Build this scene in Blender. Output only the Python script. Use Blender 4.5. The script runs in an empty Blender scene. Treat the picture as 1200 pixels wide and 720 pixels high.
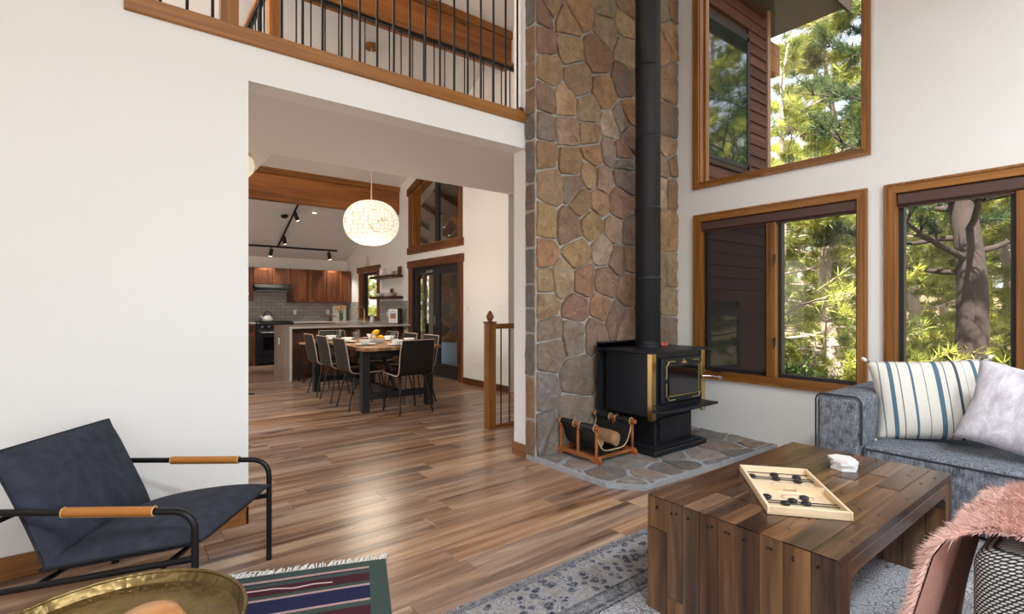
import bpy, bmesh, math, random
import numpy as np
from mathutils import Vector, Matrix
random.seed(7)
PI = math.pi
R = math.radians
C = bpy.context.scene.collection
SC = bpy.context.scene

# ------------------------------------------------------------------ camera
# World: X runs along the loft wall (to the right), Y runs into the dining room, Z up. Camera stands at the origin.
EYE = 1.24
cam_d = bpy.data.cameras.new('camera')
cam_d.sensor_width = 36.0
cam_d.lens = 36.0 * 596.0 / 1200.0
cam_d.clip_start = 0.05
cam_d.clip_end = 400
cam = bpy.data.objects.new('camera', cam_d)
C.objects.link(cam)
cam.location = (0, 0, EYE)
cam.rotation_euler = (R(90), 0, -math.atan2(0.6115, 0.7912))
SC.camera = cam

# ------------------------------------------------------------------ sky, sun, exposure
SC.view_settings.view_transform = 'Standard'
SC.view_settings.look = 'None'
SC.view_settings.gamma = 1.0
SC.view_settings.use_curve_mapping = False
SC.view_settings.exposure = 1.08

SUN_DIR = Vector((0.60, 0.20, -0.77)).normalized()      # direction the light travels
w = bpy.data.worlds.new('sky')
SC.world = w
w.use_nodes = True
nt = w.node_tree
nt.nodes.clear()
sky = nt.nodes.new('ShaderNodeTexSky')
sky.sky_type = 'NISHITA'
sky.sun_disc = False
sky.sun_elevation = math.asin(-SUN_DIR.z)
sky.sun_rotation = math.atan2(-SUN_DIR.x, -SUN_DIR.y)
sky.air_density = 1.0
sky.dust_density = 2.5
sky.ozone_density = 0.6
mixw = nt.nodes.new('ShaderNodeMix'); mixw.data_type = 'RGBA'
mixw.inputs[0].default_value = 0.32
mixw.inputs[7].default_value = (9.0, 9.0, 9.0, 1)
bg = nt.nodes.new('ShaderNodeBackground')
bg.inputs[1].default_value = 0.20
wo = nt.nodes.new('ShaderNodeOutputWorld')
nt.links.new(sky.outputs[0], mixw.inputs[6])
nt.links.new(mixw.outputs[2], bg.inputs[0])
nt.links.new(bg.outputs[0], wo.inputs[0])

sd = bpy.data.lights.new('sun', 'SUN')
sd.energy = 13.0
sd.angle = R(0.6)
sd.color = (1.0, 0.95, 0.87)
so = bpy.data.objects.new('sun', sd)
C.objects.link(so)
so.rotation_euler = SUN_DIR.to_track_quat('-Z', 'Y').to_euler()
so.location = (-10, -5, 15)

FILL_LAMP = 56.0       # watts of each fill lamp added on the living room ceiling

# ------------------------------------------------------------------ helpers
def s2l(c):
    c = c / 255.0
    return c / 12.92 if c <= 0.04045 else ((c + 0.055) / 1.055) ** 2.4
def rgb(r, g, b):
    return (s2l(r), s2l(g), s2l(b), 1.0)

class MB:
    """collects geometry, builds ONE mesh object"""
    def __init__(self):
        self.v = []; self.f = []
    def add(self, vs, fs, M=None):
        o = len(self.v)
        for p in vs:
            p = Vector(p)
            if M is not None: p = M @ p
            self.v.append(tuple(p))
        for f in fs: self.f.append(tuple(i + o for i in f))
        return self
    def box(self, x0, x1, y0, y1, z0, z1, bev=0.0, M=None, seg=1):
        if bev <= 0:
            vs = [(x0,y0,z0),(x1,y0,z0),(x1,y1,z0),(x0,y1,z0),(x0,y0,z1),(x1,y0,z1),(x1,y1,z1),(x0,y1,z1)]
            fs = [(0,3,2,1),(4,5,6,7),(0,1,5,4),(1,2,6,5),(2,3,7,6),(3,0,4,7)]
            return self.add(vs, fs, M)
        bm = bmesh.new()
        bmesh.ops.create_cube(bm, size=1.0)
        for q in bm.verts:
            q.co = Vector(((x0+x1)/2 + q.co.x*(x1-x0), (y0+y1)/2 + q.co.y*(y1-y0), (z0+z1)/2 + q.co.z*(z1-z0)))
        bmesh.ops.bevel(bm, geom=list(bm.edges), offset=bev, segments=seg, profile=0.5, affect='EDGES', clamp_overlap=True)
        bm.verts.ensure_lookup_table()
        self.add([q.co.copy() for q in bm.verts], [[q.index for q in f.verts] for f in bm.faces], M)
        bm.free()
        return self
    def tube(self, pts, r, seg=10, closed=False, M=None, cap=True):
        pts = [Vector(p) for p in pts]
        n = len(pts)
        rs = r if isinstance(r, (list, tuple)) else [r]*n
        vs = []; fs = []
        prev = None
        for i, p in enumerate(pts):
            if closed: t = pts[(i+1) % n] - pts[i-1]
            elif i == 0: t = pts[1] - p
            elif i == n-1: t = p - pts[i-1]
            else: t = (pts[i+1]-p).normalized() + (p-pts[i-1]).normalized()
            t = t.normalized() if t.length > 1e-9 else Vector((0,0,1))
            if prev is None:
                a = Vector((0,0,1)) if abs(t.z) < 0.9 else Vector((1,0,0))
                u = t.cross(a).normalized()
            else:
                u = (prev - t*prev.dot(t))
                u = u.normalized() if u.length > 1e-6 else t.orthogonal().normalized()
            prev = u
            wv = t.cross(u)
            for k in range(seg):
                a = 2*PI*k/seg
                vs.append(p + (u*math.cos(a) + wv*math.sin(a))*rs[i])
        m = n if closed else n-1
        for i in range(m):
            j = (i+1) % n
            for k in range(seg):
                l = (k+1) % seg
                fs.append((i*seg+k, i*seg+l, j*seg+l, j*seg+k))
        if cap and not closed:
            fs.append(tuple(range(seg))[::-1])
            fs.append(tuple((n-1)*seg + k for k in range(seg)))
        return self.add(vs, fs, M)
    def lathe(self, prof, seg=24, c=(0,0,0), M=None):
        vs = []; fs = []
        for (r, z) in prof:
            for k in range(seg):
                a = 2*PI*k/seg
                vs.append((c[0]+r*math.cos(a), c[1]+r*math.sin(a), c[2]+z))
        for i in range(len(prof)-1):
            for k in range(seg):
                l = (k+1) % seg
                fs.append((i*seg+k, i*seg+l, (i+1)*seg+l, (i+1)*seg+k))
        if prof[0][0] > 1e-6: fs.append(tuple(range(seg))[::-1])
        if prof[-1][0] > 1e-6: fs.append(tuple((len(prof)-1)*seg+k for k in range(seg)))
        return self.add(vs, fs, M)
    def prism(self, poly, a0, a1, plane='xz', M=None):
        """poly in two axes, extruded along the third from a0 to a1"""
        def mk(p, a):
            if plane == 'xz': return (p[0], a, p[1])
            if plane == 'yz': return (a, p[0], p[1])
            return (p[0], p[1], a)
        n = len(poly)
        vs = [mk(p, a0) for p in poly] + [mk(p, a1) for p in poly]
        fs = [tuple(range(n)), tuple(range(2*n-1, n-1, -1))]
        for i in range(n):
            j = (i+1) % n
            fs.append((i, i+n, j+n, j))
        return self.add(vs, fs, M)
    def grid(self, fn, nu, nv, M=None, wrap_u=False):
        vs = [fn(i/(nu), j/(nv)) for i in range(nu if wrap_u else nu+1) for j in range(nv+1)]
        fs = []
        tot = nu
        cnt = nu if wrap_u else nu+1
        for i in range(tot):
            ii = (i+1) % cnt
            for j in range(nv):
                fs.append((i*(nv+1)+j, ii*(nv+1)+j, ii*(nv+1)+j+1, i*(nv+1)+j+1))
        return self.add(vs, fs, M)
    def mesh(self, name, smooth=False, fix=True):
        me = bpy.data.meshes.new(name)
        me.from_pydata(self.v, [], self.f)
        if fix:
            bm = bmesh.new(); bm.from_mesh(me)
            bmesh.ops.recalc_face_normals(bm, faces=bm.faces)
            bm.to_mesh(me); bm.free()
        if smooth:
            me.polygons.foreach_set('use_smooth', [True]*len(me.polygons))
            if smooth is not True:
                me.set_sharp_from_angle(angle=R(smooth))
        me.update()
        return me
    def build(self, name, mat, parent=None, smooth=False, loc=(0,0,0), rz=0, fix=True):
        me = self.mesh(name, smooth, fix)
        return link(name, me, mat, parent, loc, rz)

def link(name, me, mat=None, parent=None, loc=(0,0,0), rz=0):
    o = bpy.data.objects.new(name, me)
    C.objects.link(o)
    if mat is not None:
        if len(me.materials) == 0: me.materials.append(mat)
    o.location = loc
    o.rotation_euler = (0, 0, rz)
    if parent is not None: o.parent = parent
    return o

def tag(o, label, cat, group=None, kind=None):
    o['label'] = label
    if cat: o['category'] = cat
    if group: o['group'] = group
    if kind: o['kind'] = kind
    return o
def thing(name, label, cat, loc=(0,0,0), rz=0, group=None):
    o = bpy.data.objects.new(name, None)
    C.objects.link(o)
    o.location = loc; o.rotation_euler = (0,0,rz)
    o.empty_display_size = 0.1
    return tag(o, label, cat, group)
def struct(o, label):
    o['kind'] = 'structure'; o['label'] = label
    return o
def sthing(name, label, loc=(0,0,0), rz=0):
    o = bpy.data.objects.new(name, None)
    C.objects.link(o); o.location = loc; o.rotation_euler = (0,0,rz)
    return struct(o, label)
def copy_tree(o, parent=None):
    c = o.copy(); C.objects.link(c); c.parent = parent
    for ch in list(o.children): copy_tree(ch, c)
    return c
def B(x0,x1,y0,y1,z0,z1,bev=0.0,seg=1):
    return MB().box(x0,x1,y0,y1,z0,z1,bev,seg=seg)

# ------------------------------------------------------------------ materials
def mat_new(name):
    m = bpy.data.materials.new(name); m.use_nodes = True
    n = m.node_tree; n.nodes.clear()
    out = n.nodes.new('ShaderNodeOutputMaterial')
    b = n.nodes.new('ShaderNodeBsdfPrincipled')
    n.links.new(b.outputs[0], out.inputs[0])
    return m, n, b, out
def N(n, t, **kw):
    q = n.nodes.new(t)
    for k, v in kw.items(): setattr(q, k, v)
    return q
def ramp(n, stops, interp='LINEAR'):
    q = n.nodes.new('ShaderNodeValToRGB')
    q.color_ramp.interpolation = interp
    e = q.color_ramp.elements
    while len(e) < len(stops): e.new(0.5)
    for i, (p, c) in enumerate(stops):
        e[i].position = p; e[i].color = c
    return q
def bump(n, b, height_socket, strength=0.3, dist=0.01):
    q = n.nodes.new('ShaderNodeBump')
    q.inputs['Strength'].default_value = strength
    q.inputs['Distance'].default_value = dist
    n.links.new(height_socket, q.inputs['Height'])
    n.links.new(q.outputs[0], b.inputs['Normal'])
def coords(n, scale=(1,1,1), kind='Object', rnd=False):
    tc = n.nodes.new('ShaderNodeTexCoord')
    mp = n.nodes.new('ShaderNodeMapping')
    mp.inputs['Scale'].default_value = scale
    n.links.new(tc.outputs[kind], mp.inputs[0])
    if rnd:
        oi = n.nodes.new('ShaderNodeObjectInfo')
        mu = n.nodes.new('ShaderNodeVectorMath'); mu.operation = 'SCALE'
        mu.inputs[0].default_value = (37.0, 53.0, 71.0)
        n.links.new(oi.outputs['Random'], mu.inputs['Scale'])
        n.links.new(mu.outputs[0], mp.inputs['Location'])
    return mp
def mult(n, a, fac_socket, lo, hi):
    """colour a * map(fac, lo..hi)"""
    mr = n.nodes.new('ShaderNodeMapRange')
    mr.inputs['To Min'].default_value = lo; mr.inputs['To Max'].default_value = hi
    n.links.new(fac_socket, mr.inputs['Value'])
    vm = n.nodes.new('ShaderNodeVectorMath'); vm.operation = 'SCALE'
    n.links.new(a, vm.inputs[0]); n.links.new(mr.outputs[0], vm.inputs['Scale'])
    return vm.outputs[0]
def plain(name, col, rough=0.5, metal=0.0, noise=0.0, nscale=20, bmp=0.0, spec=0.5, coat=0.0):
    m, n, b, out = mat_new(name)
    b.inputs['Base Color'].default_value = col
    b.inputs['Roughness'].default_value = rough
    b.inputs['Metallic'].default_value = metal
    b.inputs['Specular IOR Level'].default_value = spec
    if coat: b.inputs['Coat Weight'].default_value = coat
    mp = coords(n)
    t = N(n, 'ShaderNodeTexNoise'); t.inputs['Scale'].default_value = nscale; t.inputs['Detail'].default_value = 4
    n.links.new(mp.outputs[0], t.inputs[0])
    rr = N(n, 'ShaderNodeRGB'); rr.outputs[0].default_value = col
    n.links.new(mult(n, rr.outputs[0], t.outputs[0], 1-noise, 1+noise), b.inputs['Base Color'])
    if bmp: bump(n, b, t.outputs[0], bmp, 0.005)
    return m
def wood(name, dark, mid, light, axis='x', rough=0.4, grain=14.0, stretch=0.06, var=0.25, bmp=0.15, knots=False, coat=0.0, huevar=0.0):
    m, n, b, out = mat_new(name)
    sc = {'x': (stretch,1,1), 'y': (1,stretch,1), 'z': (1,1,stretch)}[axis]
    mp = coords(n, sc, rnd=True)
    t = N(n, 'ShaderNodeTexNoise'); t.inputs['Scale'].default_value = grain; t.inputs['Detail'].default_value = 6
    t.inputs['Roughness'].default_value = 0.65; t.inputs['Distortion'].default_value = 0.6
    n.links.new(mp.outputs[0], t.inputs[0])
    t2 = N(n, 'ShaderNodeTexNoise'); t2.inputs['Scale'].default_value = grain*0.22; t2.inputs['Detail'].default_value = 3
    t2.inputs['Distortion'].default_value = 1.2
    n.links.new(mp.outputs[0], t2.inputs[0])
    mx = N(n, 'ShaderNodeMath', operation='MULTIPLY_ADD'); mx.inputs[1].default_value = 0.45
    n.links.new(t.outputs[0], mx.inputs[0])
    m2 = N(n, 'ShaderNodeMath', operation='MULTIPLY'); m2.inputs[1].default_value = 0.55
    n.links.new(t2.outputs[0], m2.inputs[0]); n.links.new(m2.outputs[0], mx.inputs[2])
    rp = ramp(n, [(0.36, dark), (0.5, mid), (0.64, light)])
    n.links.new(mx.outputs[0], rp.inputs[0])
    oi = N(n, 'ShaderNodeObjectInfo')
    col = mult(n, rp.outputs[0], oi.outputs['Random'], 1-var, 1+var)
    if knots:
        mpk = coords(n, {'x': (0.45,1,1), 'y': (1,0.45,1), 'z': (1,1,0.45)}[axis], rnd=True)
        vo = N(n, 'ShaderNodeTexVoronoi'); vo.inputs['Scale'].default_value = 3.6
        n.links.new(mpk.outputs[0], vo.inputs['Vector'])
        kr = ramp(n, [(0.03, (0.16,0.14,0.13,1)), (0.09, (0.5,0.47,0.45,1)), (0.2, (1,1,1,1))])
        kn = N(n, 'ShaderNodeMath', operation='MULTIPLY_ADD'); kn.inputs[1].default_value = 0.35; kn.inputs[2].default_value = -0.17
        n.links.new(t.outputs[0], kn.inputs[0])
        ka = N(n, 'ShaderNodeMath', operation='ADD'); n.links.new(vo.outputs[0], ka.inputs[0]); n.links.new(kn.outputs[0], ka.inputs[1])
        n.links.new(ka.outputs[0], kr.inputs[0])
        mm = N(n, 'ShaderNodeMix', data_type='RGBA', blend_type='MULTIPLY'); mm.inputs[0].default_value = 0.8
        n.links.new(col, mm.inputs[6]); n.links.new(kr.outputs[0], mm.inputs[7])
        col = mm.outputs[2]
    if huevar:
        hs = N(n, 'ShaderNodeHueSaturation')
        mr = N(n, 'ShaderNodeMapRange'); mr.inputs['To Min'].default_value = 1-huevar; mr.inputs['To Max'].default_value = 1+huevar*0.4
        fr = N(n, 'ShaderNodeMath', operation='FRACT')
        m7 = N(n, 'ShaderNodeMath', operation='MULTIPLY'); m7.inputs[1].default_value = 7.13
        n.links.new(oi.outputs['Random'], m7.inputs[0]); n.links.new(m7.outputs[0], fr.inputs[0])
        n.links.new(fr.outputs[0], mr.inputs['Value'])
        n.links.new(mr.outputs[0], hs.inputs['Saturation']); n.links.new(col, hs.inputs['Color'])
        col = hs.outputs[0]
    n.links.new(col, b.inputs['Base Color'])
    b.inputs['Roughness'].default_value = rough
    if coat:
        b.inputs['Coat Weight'].default_value = coat; b.inputs['Coat Roughness'].default_value = 0.25
    bump(n, b, t.outputs[0], bmp, 0.003)
    return m
def glass_mat(name, tint=(1,1,1,1), refl=0.025):
    m, n, b, out = mat_new(name)
    n.nodes.remove(b)
    tr = N(n, 'ShaderNodeBsdfTransparent'); tr.inputs[0].default_value = tint
    gl = N(n, 'ShaderNodeBsdfGlossy'); gl.inputs['Roughness'].default_value = 0.0
    fr = N(n, 'ShaderNodeLayerWeight'); fr.inputs[0].default_value = 0.5
    pw_ = N(n, 'ShaderNodeMath', operation='POWER'); pw_.inputs[1].default_value = 5.0
    n.links.new(fr.outputs['Facing'], pw_.inputs[0])
    mu = N(n, 'ShaderNodeMath', operation='MULTIPLY_ADD'); mu.inputs[1].default_value = 0.8; mu.inputs[2].default_value = refl
    n.links.new(pw_.outputs[0], mu.inputs[0])
    mx = N(n, 'ShaderNodeMixShader')
    n.links.new(mu.outputs[0], mx.inputs[0]); n.links.new(tr.outputs[0], mx.inputs[1]); n.links.new(gl.outputs[0], mx.inputs[2])
    n.links.new(mx.outputs[0], out.inputs[0])
    return m
def screen_mat(name):
    m, n, b, out = mat_new(name)
    tr = N(n, 'ShaderNodeBsdfTransparent')
    b.inputs['Base Color'].default_value = rgb(38,38,42); b.inputs['Roughness'].default_value = 0.8
    mx = N(n, 'ShaderNodeMixShader'); mx.inputs[0].default_value = 0.58
    n.links.new(tr.outputs[0], mx.inputs[1]); n.links.new(b.outputs[0], mx.inputs[2])
    n.links.new(mx.outputs[0], out.inputs[0])
    return m
def emit(name, col, strength, base=None):
    m, n, b, out = mat_new(name)
    b.inputs['Base Color'].default_value = base or col
    b.inputs['Emission Color'].default_value = col
    b.inputs['Emission Strength'].default_value = strength
    return m
def stone_mat(name, base=None):
    m, n, b, out = mat_new(name)
    oi = N(n, 'ShaderNodeObjectInfo')
    mp = coords(n, (1,1,1), rnd=True)
    t = N(n, 'ShaderNodeTexNoise'); t.inputs['Scale'].default_value = 13; t.inputs['Detail'].default_value = 10; t.inputs['Roughness'].default_value = 0.78; t.inputs['Distortion'].default_value = 0.5
    n.links.new(mp.outputs[0], t.inputs[0])
    t2 = N(n, 'ShaderNodeTexNoise'); t2.inputs['Scale'].default_value = 5; t2.inputs['Detail'].default_value = 4
    n.links.new(mp.outputs[0], t2.inputs[0])
    col = mult(n, oi.outputs['Color'], t.outputs[0], 0.1, 2.35)
    mx = N(n, 'ShaderNodeMix', data_type='RGBA'); mx.inputs[7].default_value = rgb(150,112,84)
    rr = ramp(n, [(0.48, (0,0,0,1)), (0.7, (0.6,0.6,0.6,1))])
    n.links.new(t2.outputs[0], rr.inputs[0]); n.links.new(rr.outputs[0], mx.inputs[0])
    n.links.new(col, mx.inputs[6])
    n.links.new(mx.outputs[2], b.inputs['Base Color'])
    b.inputs['Roughness'].default_value = 0.85
    bump(n, b, t.outputs[0], 1.0, 0.045)
    return m

M = {}
M['wall'] = plain('white_wall_paint', rgb(236,235,232), 0.75, noise=0.012, nscale=60, bmp=0.04)
M['ceil'] = plain('ceiling_paint', rgb(228,226,224), 0.8, noise=0.01)
M['oak'] = wood('honey_oak_trim', rgb(98,60,22), rgb(142,90,36), rgb(166,112,52), 'x', 0.4, 30, 0.04, 0.06)
M['oak_y'] = wood('honey_oak_trim_y', rgb(98,60,22), rgb(142,90,36), rgb(166,112,52), 'y', 0.4, 30, 0.04, 0.06)
M['oak_z'] = wood('honey_oak_trim_z', rgb(98,60,22), rgb(142,90,36), rgb(166,112,52), 'z', 0.4, 30, 0.04, 0.06)
M['rust'] = wood('rustic_brown_casing', rgb(70,36,14), rgb(116,66,30), rgb(146,90,46), 'z', 0.5, 22, 0.06, 0.08, knots=True)
M['rust_y'] = wood('rustic_brown_casing_y', rgb(70,36,14), rgb(116,66,30), rgb(146,90,46), 'y', 0.5, 22, 0.06, 0.08, knots=True)
M['beam'] = wood('timber_beam', rgb(112,66,26), rgb(150,92,42), rgb(174,112,58), 'x', 0.5, 16, 0.06, 0.05, knots=True)
M['floor'] = wood('laminate_plank', rgb(84,57,40), rgb(154,116,89), rgb(200,168,138), 'x', 0.28, 24, 0.055, 0.07, 0.08, knots=True, huevar=0.2)
M['subfloor'] = plain('dark_subfloor', rgb(60,42,30), 0.8)
M['black'] = plain('black_metal', rgb(14,14,16), 0.42, 0.0, spec=0.35)
M['black_matte'] = plain('black_matte', rgb(18,18,19), 0.7)
M['dkframe'] = plain('dark_window_metal', rgb(46,44,46), 0.5, 0.2)
M['valance'] = plain('brown_blind', rgb(84,60,54), 0.6)
M['glass'] = glass_mat('window_glass')
M['screen'] = screen_mat('insect_screen')
M['mortar'] = plain('grey_mortar', rgb(172,166,158), 0.9, noise=0.2, nscale=30, bmp=0.4)
M['stone'] = stone_mat('field_stone')
M['white'] = plain('white_ceramic', rgb(238,237,234), 0.3)
M['plate_white'] = plain('white_plastic', rgb(232,230,226), 0.45)
M['brass'] = plain('polished_brass', rgb(205,178,122), 0.2, 1.0)
M['steel'] = plain('brushed_steel', rgb(190,190,192), 0.3, 1.0)
# ================================================================== the shell
WY = 3.235; WYB = 3.40         # loft wall, front and back face
WX = 4.56                      # window wall (inner face)
DX = 4.44                      # dining wall (inner face)
SLOPE = 0.42
def ceil_z(y): return 2.34 + SLOPE*(12.46 - y)
RIDGE_Y = 3.3; RIDGE_Z = ceil_z(RIDGE_Y)
def ceil_front(y): return RIDGE_Z - SLOPE*(RIDGE_Y - y)
XL = -2.6; YR = -3.2; YK = 12.40

# ---- floor: boards one by one where they show, the rest joined
def in_view(pts):
    for (x, y, z) in pts:
        d = 0.6115*x + 0.7912*y
        if d < 0.3: continue
        u = 600 + 596*(0.7912*x - 0.6115*y)/d
        v = 360 + 596*(EYE - z)/d
        if -40 < u < 1240 and v < 760: return True
    return False
floor = struct(B(XL, WX+0.1, YR, YK+0.1, -0.06, -0.012).box(WX+0.1, 5.9, 3.76, 5.95, -0.06, -0.012).build('floor', M['subfloor']), 'brown wood plank floor running from living room into kitchen')
rest = MB(); pw = 0.19; row = 0; y = YR
rng = random.Random(3)
plank_meshes = {}
npl = 0
while y < YK:
    x = XL - rng.uniform(0, 1.2)
    while x < 5.85:
        L = rng.choice([0.92, 1.22, 1.52])
        x0 = max(x, XL); x1 = min(x+L, 5.88)
        if not (3.7 < y < 5.8): x1 = min(x1, WX+0.1)
        if x1 - x0 > 0.05:
            pts = [(x0 + (x1-x0)*i/4, yy, 0) for i in range(5) for yy in (y, y+pw)]
            hid = (y > 3.3 and x1 < 0.55) or (y > 3.5 and x0 > 4.5 and y > 5.9) or (y + pw < 0.2) or (x0 > 3.7 and y < 1.2) or (y > 3.5 and x0 < 0.6*y/3.235*0.6)
            key = round(x1-x0, 2)
            if in_view(pts) and not hid and y < 8.3 and npl < 300:
                if key not in plank_meshes:
                    plank_meshes[key] = MB().box(0, key-0.0015, 0, pw-0.0015, -0.014, 0, 0.0012).mesh('plank')
                link('plank', plank_meshes[key], M['floor'], floor, (x0, y, 0)); npl += 1
            else:
                rest.box(x0, x1-0.0015, y, y+pw-0.0015, -0.014, 0)
        x += L
    y += pw; row += 1
rp_ = rest.build('planks_beyond', M['floor'], floor); rp_['kind'] = 'stuff'

# ---- loft wall with the wide opening
wl = MB()
wl.box(XL, 0.02, WY, WYB, 0, RIDGE_Z)
wl.box(0.02, 0.588, WY, WYB, 0, 2.745)
wl.box(0.588, 2.65, WY, WYB, 2.54, 2.745)
wl.box(2.65, DX+0.3, WY, WYB, 0, RIDGE_Z)
struct(wl.build('wall_left', M['wall']), 'white wall with wide opening to the dining room under the loft')
struct(B(0.02, 2.65, WY-0.02, WYB+0.02, 2.745, 2.835, 0.006).build('trim_1', M['oak']), 'honey oak trim board along the loft edge')

# ---- loft floor slab / low ceiling (L-shaped)
lf = MB()
lf.box(XL, DX, WYB, 4.66, 2.54, 2.83)
lf.box(XL, 1.03, 4.66, 9.4, 2.54, 2.83)
struct(lf.build('ceiling_low', M['ceil']), 'flat white low ceiling under the loft')

# ---- window wall with three openings
def wall_x(x0, x1, ys, ye, z0, ztop, holes):
    """wall in the plane X, with rectangular holes (y0,y1,z0,z1); ztop is a function of y"""
    m = MB()
    cuts = sorted(set([ys, ye] + [h[0] for h in holes] + [h[1] for h in holes]))
    for a, b_ in zip(cuts[:-1], cuts[1:]):
        mid = (a+b_)/2
        hs = sorted([h for h in holes if h[0] <= mid <= h[1]], key=lambda h: h[2])
        z = z0
        for h in hs:
            if h[2] > z: m.box(x0, x1, a, b_, z, h[2])
            z = h[3]
        m.prism([(a, z), (b_, z), (b_, ztop(b_)), (a, ztop(a))], x0, x1, 'yz')
    return m
W1 = (1.42, 2.91, 0.545, 2.152)
W2 = (-0.18, 1.312, 0.545, 2.152)
W3 = (1.40, 2.915, 2.41, 4.62)
def inset(h, d): return (h[0]+d, h[1]-d, h[2]+d, h[3]-d)
struct(wall_x(WX, WX+0.16, YR, WYB, 0, ceil_front, [inset(h, 0.05) for h in (W1, W2, W3)]).build('wall_right', M['wall']), 'white wall with wood framed windows beside the stone chimney')

# ---- walls behind the camera: unseen, with broad openings added to let more daylight in
wr = MB()
ry0, ry1 = YR-0.16, YR
wr.box(XL-0.16, -2.3, ry0, ry1, 0, 3.5); wr.box(4.2, WX+0.16, ry0, ry1, 0, 3.5)
wr.box(-2.3, 4.2, ry0, ry1, 3.3, 3.5); wr.box(-2.3, 4.2, ry0, ry1, 0, 0.12)
for x in (-0.2, 2.0): wr.box(x, x+0.12, ry0, ry1, 0.12, 3.3)
struct(wr.build('wall_rear', M['wall']), 'white end wall of the living room with tall unseen openings added for daylight')
struct(wall_x(XL-0.16, XL, YR, YK+0.16, 0, lambda yy: ceil_z(yy) if yy > RIDGE_Y else ceil_front(yy),
      [(4.9, 6.6, 0.3, 2.3), (7.2, 9.0, 0.3, 2.3), (4.2, 6.2, 3.2, 4.6), (-2.6, -0.4, 0.6, 2.6)]).build('wall_far_side', M['wall']), 'white side wall of the house')  # hidden side openings, added to bring daylight into the rooms and loft

# ---- kitchen end wall, dining wall
struct(B(XL-0.16, DX+0.16, YK, YK+0.16, 0, ceil_z(YK)).build('wall_kitchen', M['wall']), 'white kitchen end wall above the cabinets')
DOOR = (7.16, 8.86, 0.0, 1.99)
WU = (7.16, 8.86, 2.37, 3.50)
WK = (10.5, 11.45, 0.98, 2.02)
def z_upper(yy): return ceil_z(yy)
wd = MB()
def wpan(a, b_, lo, hi=None):
    if hi is None: wd.prism([(a, lo), (b_, lo), (b_, ceil_z(b_)), (a, ceil_z(a))], DX, DX+0.16, 'yz')
    else: wd.box(DX, DX+0.16, a, b_, lo, hi)
wpan(5.83, DOOR[0], 0); wpan(DOOR[1], WK[0], 0); wpan(WK[1], YK, 0)
wpan(DOOR[0], DOOR[1], DOOR[3], WU[2])
wd.prism([(WU[0], 3.98), (WU[1], 3.42), (WU[1], ceil_z(WU[1])), (WU[0], ceil_z(WU[0]))], DX, DX+0.16, 'yz')
wpan(WK[0], WK[1], 0, WK[2]); wpan(WK[0], WK[1], WK[3])
wd.prism([(WYB, 2.9), (5.83, 2.9), (5.83, ceil_z(5.83)), (WYB, ceil_z(WYB))], DX, DX+0.16, 'yz')
struct(wd.build('wall_dining', M['wall']), 'white dining room wall with glazed door and tall window')
ws = MB()
ws.box(DX+0.16, 5.9, 5.83, 5.95, 0, 3.0)
ws.box(5.78, 5.9, 3.80, 5.83, 0, 3.0)
ws.box(DX, 5.9, 3.76, 5.95, 2.9, 3.0)
ws.box(DX+0.16, 5.9, 3.76, 3.80, 0, 3.0); ws.box(DX+0.05, DX+0.16, WYB, 3.80, 0, 3.0)
struct(ws.build('wall_stair', M['wall']), 'white walls of the stairwell behind the newel post')

# ---- roof: two slopes
rf = MB()
y0, y1 = YR-0.9, YK+0.5
t = 0.22
rf.prism([(y0, ceil_front(y0)), (RIDGE_Y, RIDGE_Z), (y1, ceil_z(y1)), (y1, ceil_z(y1)+t), (RIDGE_Y, RIDGE_Z+t), (y0, ceil_front(y0)+t)], XL-0.5, 5.15, 'yz')
struct(rf.build('ceiling', M['ceil']), 'white vaulted ceiling sloping down towards the kitchen')

# ---- baseboards
struct(B(XL, 0.588, WY-0.016, WY, 0, 0.105, 0.004).build('baseboard_left', M['oak']), 'brown wood baseboard along the white wall behind the armchair')
bp = MB(); bp.box(2.634, 2.65, WY-0.02, WYB+0.01, 0, 0.105, 0.003)
struct(bp.build('baseboard_pier', M['oak_y']), 'brown wood baseboard on the wall end beside the stone chimney')
bd = MB(); bd.box(DX-0.016, DX, 5.83, DOOR[0]-0.1, 0, 0.1, 0.004)
struct(bd.build('baseboard_dining', M['rust_y']), 'brown baseboard of the dining wall beside the glazed door')
struct(B(0.572, 0.588, WY-0.016, WYB, 0, 0.105, 0.003).build('baseboard_jamb', M['oak_y']), 'short brown baseboard at the left side of the opening')

# ---- beams
bm_ = B(0.0, DX, 9.42, 9.60, ceil_z(9.5)-0.50, ceil_z(9.5)-0.06, 0.008); 
tb = thing('ceiling_beam', 'brown timber beam under the sloped ceiling above the kitchen', 'beam', (0,0,0), 0)
bm_.build('beam_body', M['beam'], tb); B(0.0, DX, 9.39, 9.63, ceil_z(9.5)-0.06, ceil_z(9.5)+0.05, 0.005).build('beam_cap', M['oak'], tb)
tb = thing('ceiling_beam', 'brown timber beam under the ceiling seen above the loft railing', 'beam', (0,0,0), 0)
zz = ceil_z(5.84)
B(-2.5, DX, 5.75, 5.93, zz-0.46, zz-0.07, 0.008).build('beam_body', M['beam'], tb); B(-2.5, DX, 5.72, 5.96, zz-0.07, zz+0.04, 0.005).build('beam_cap', M['oak'], tb)

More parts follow.
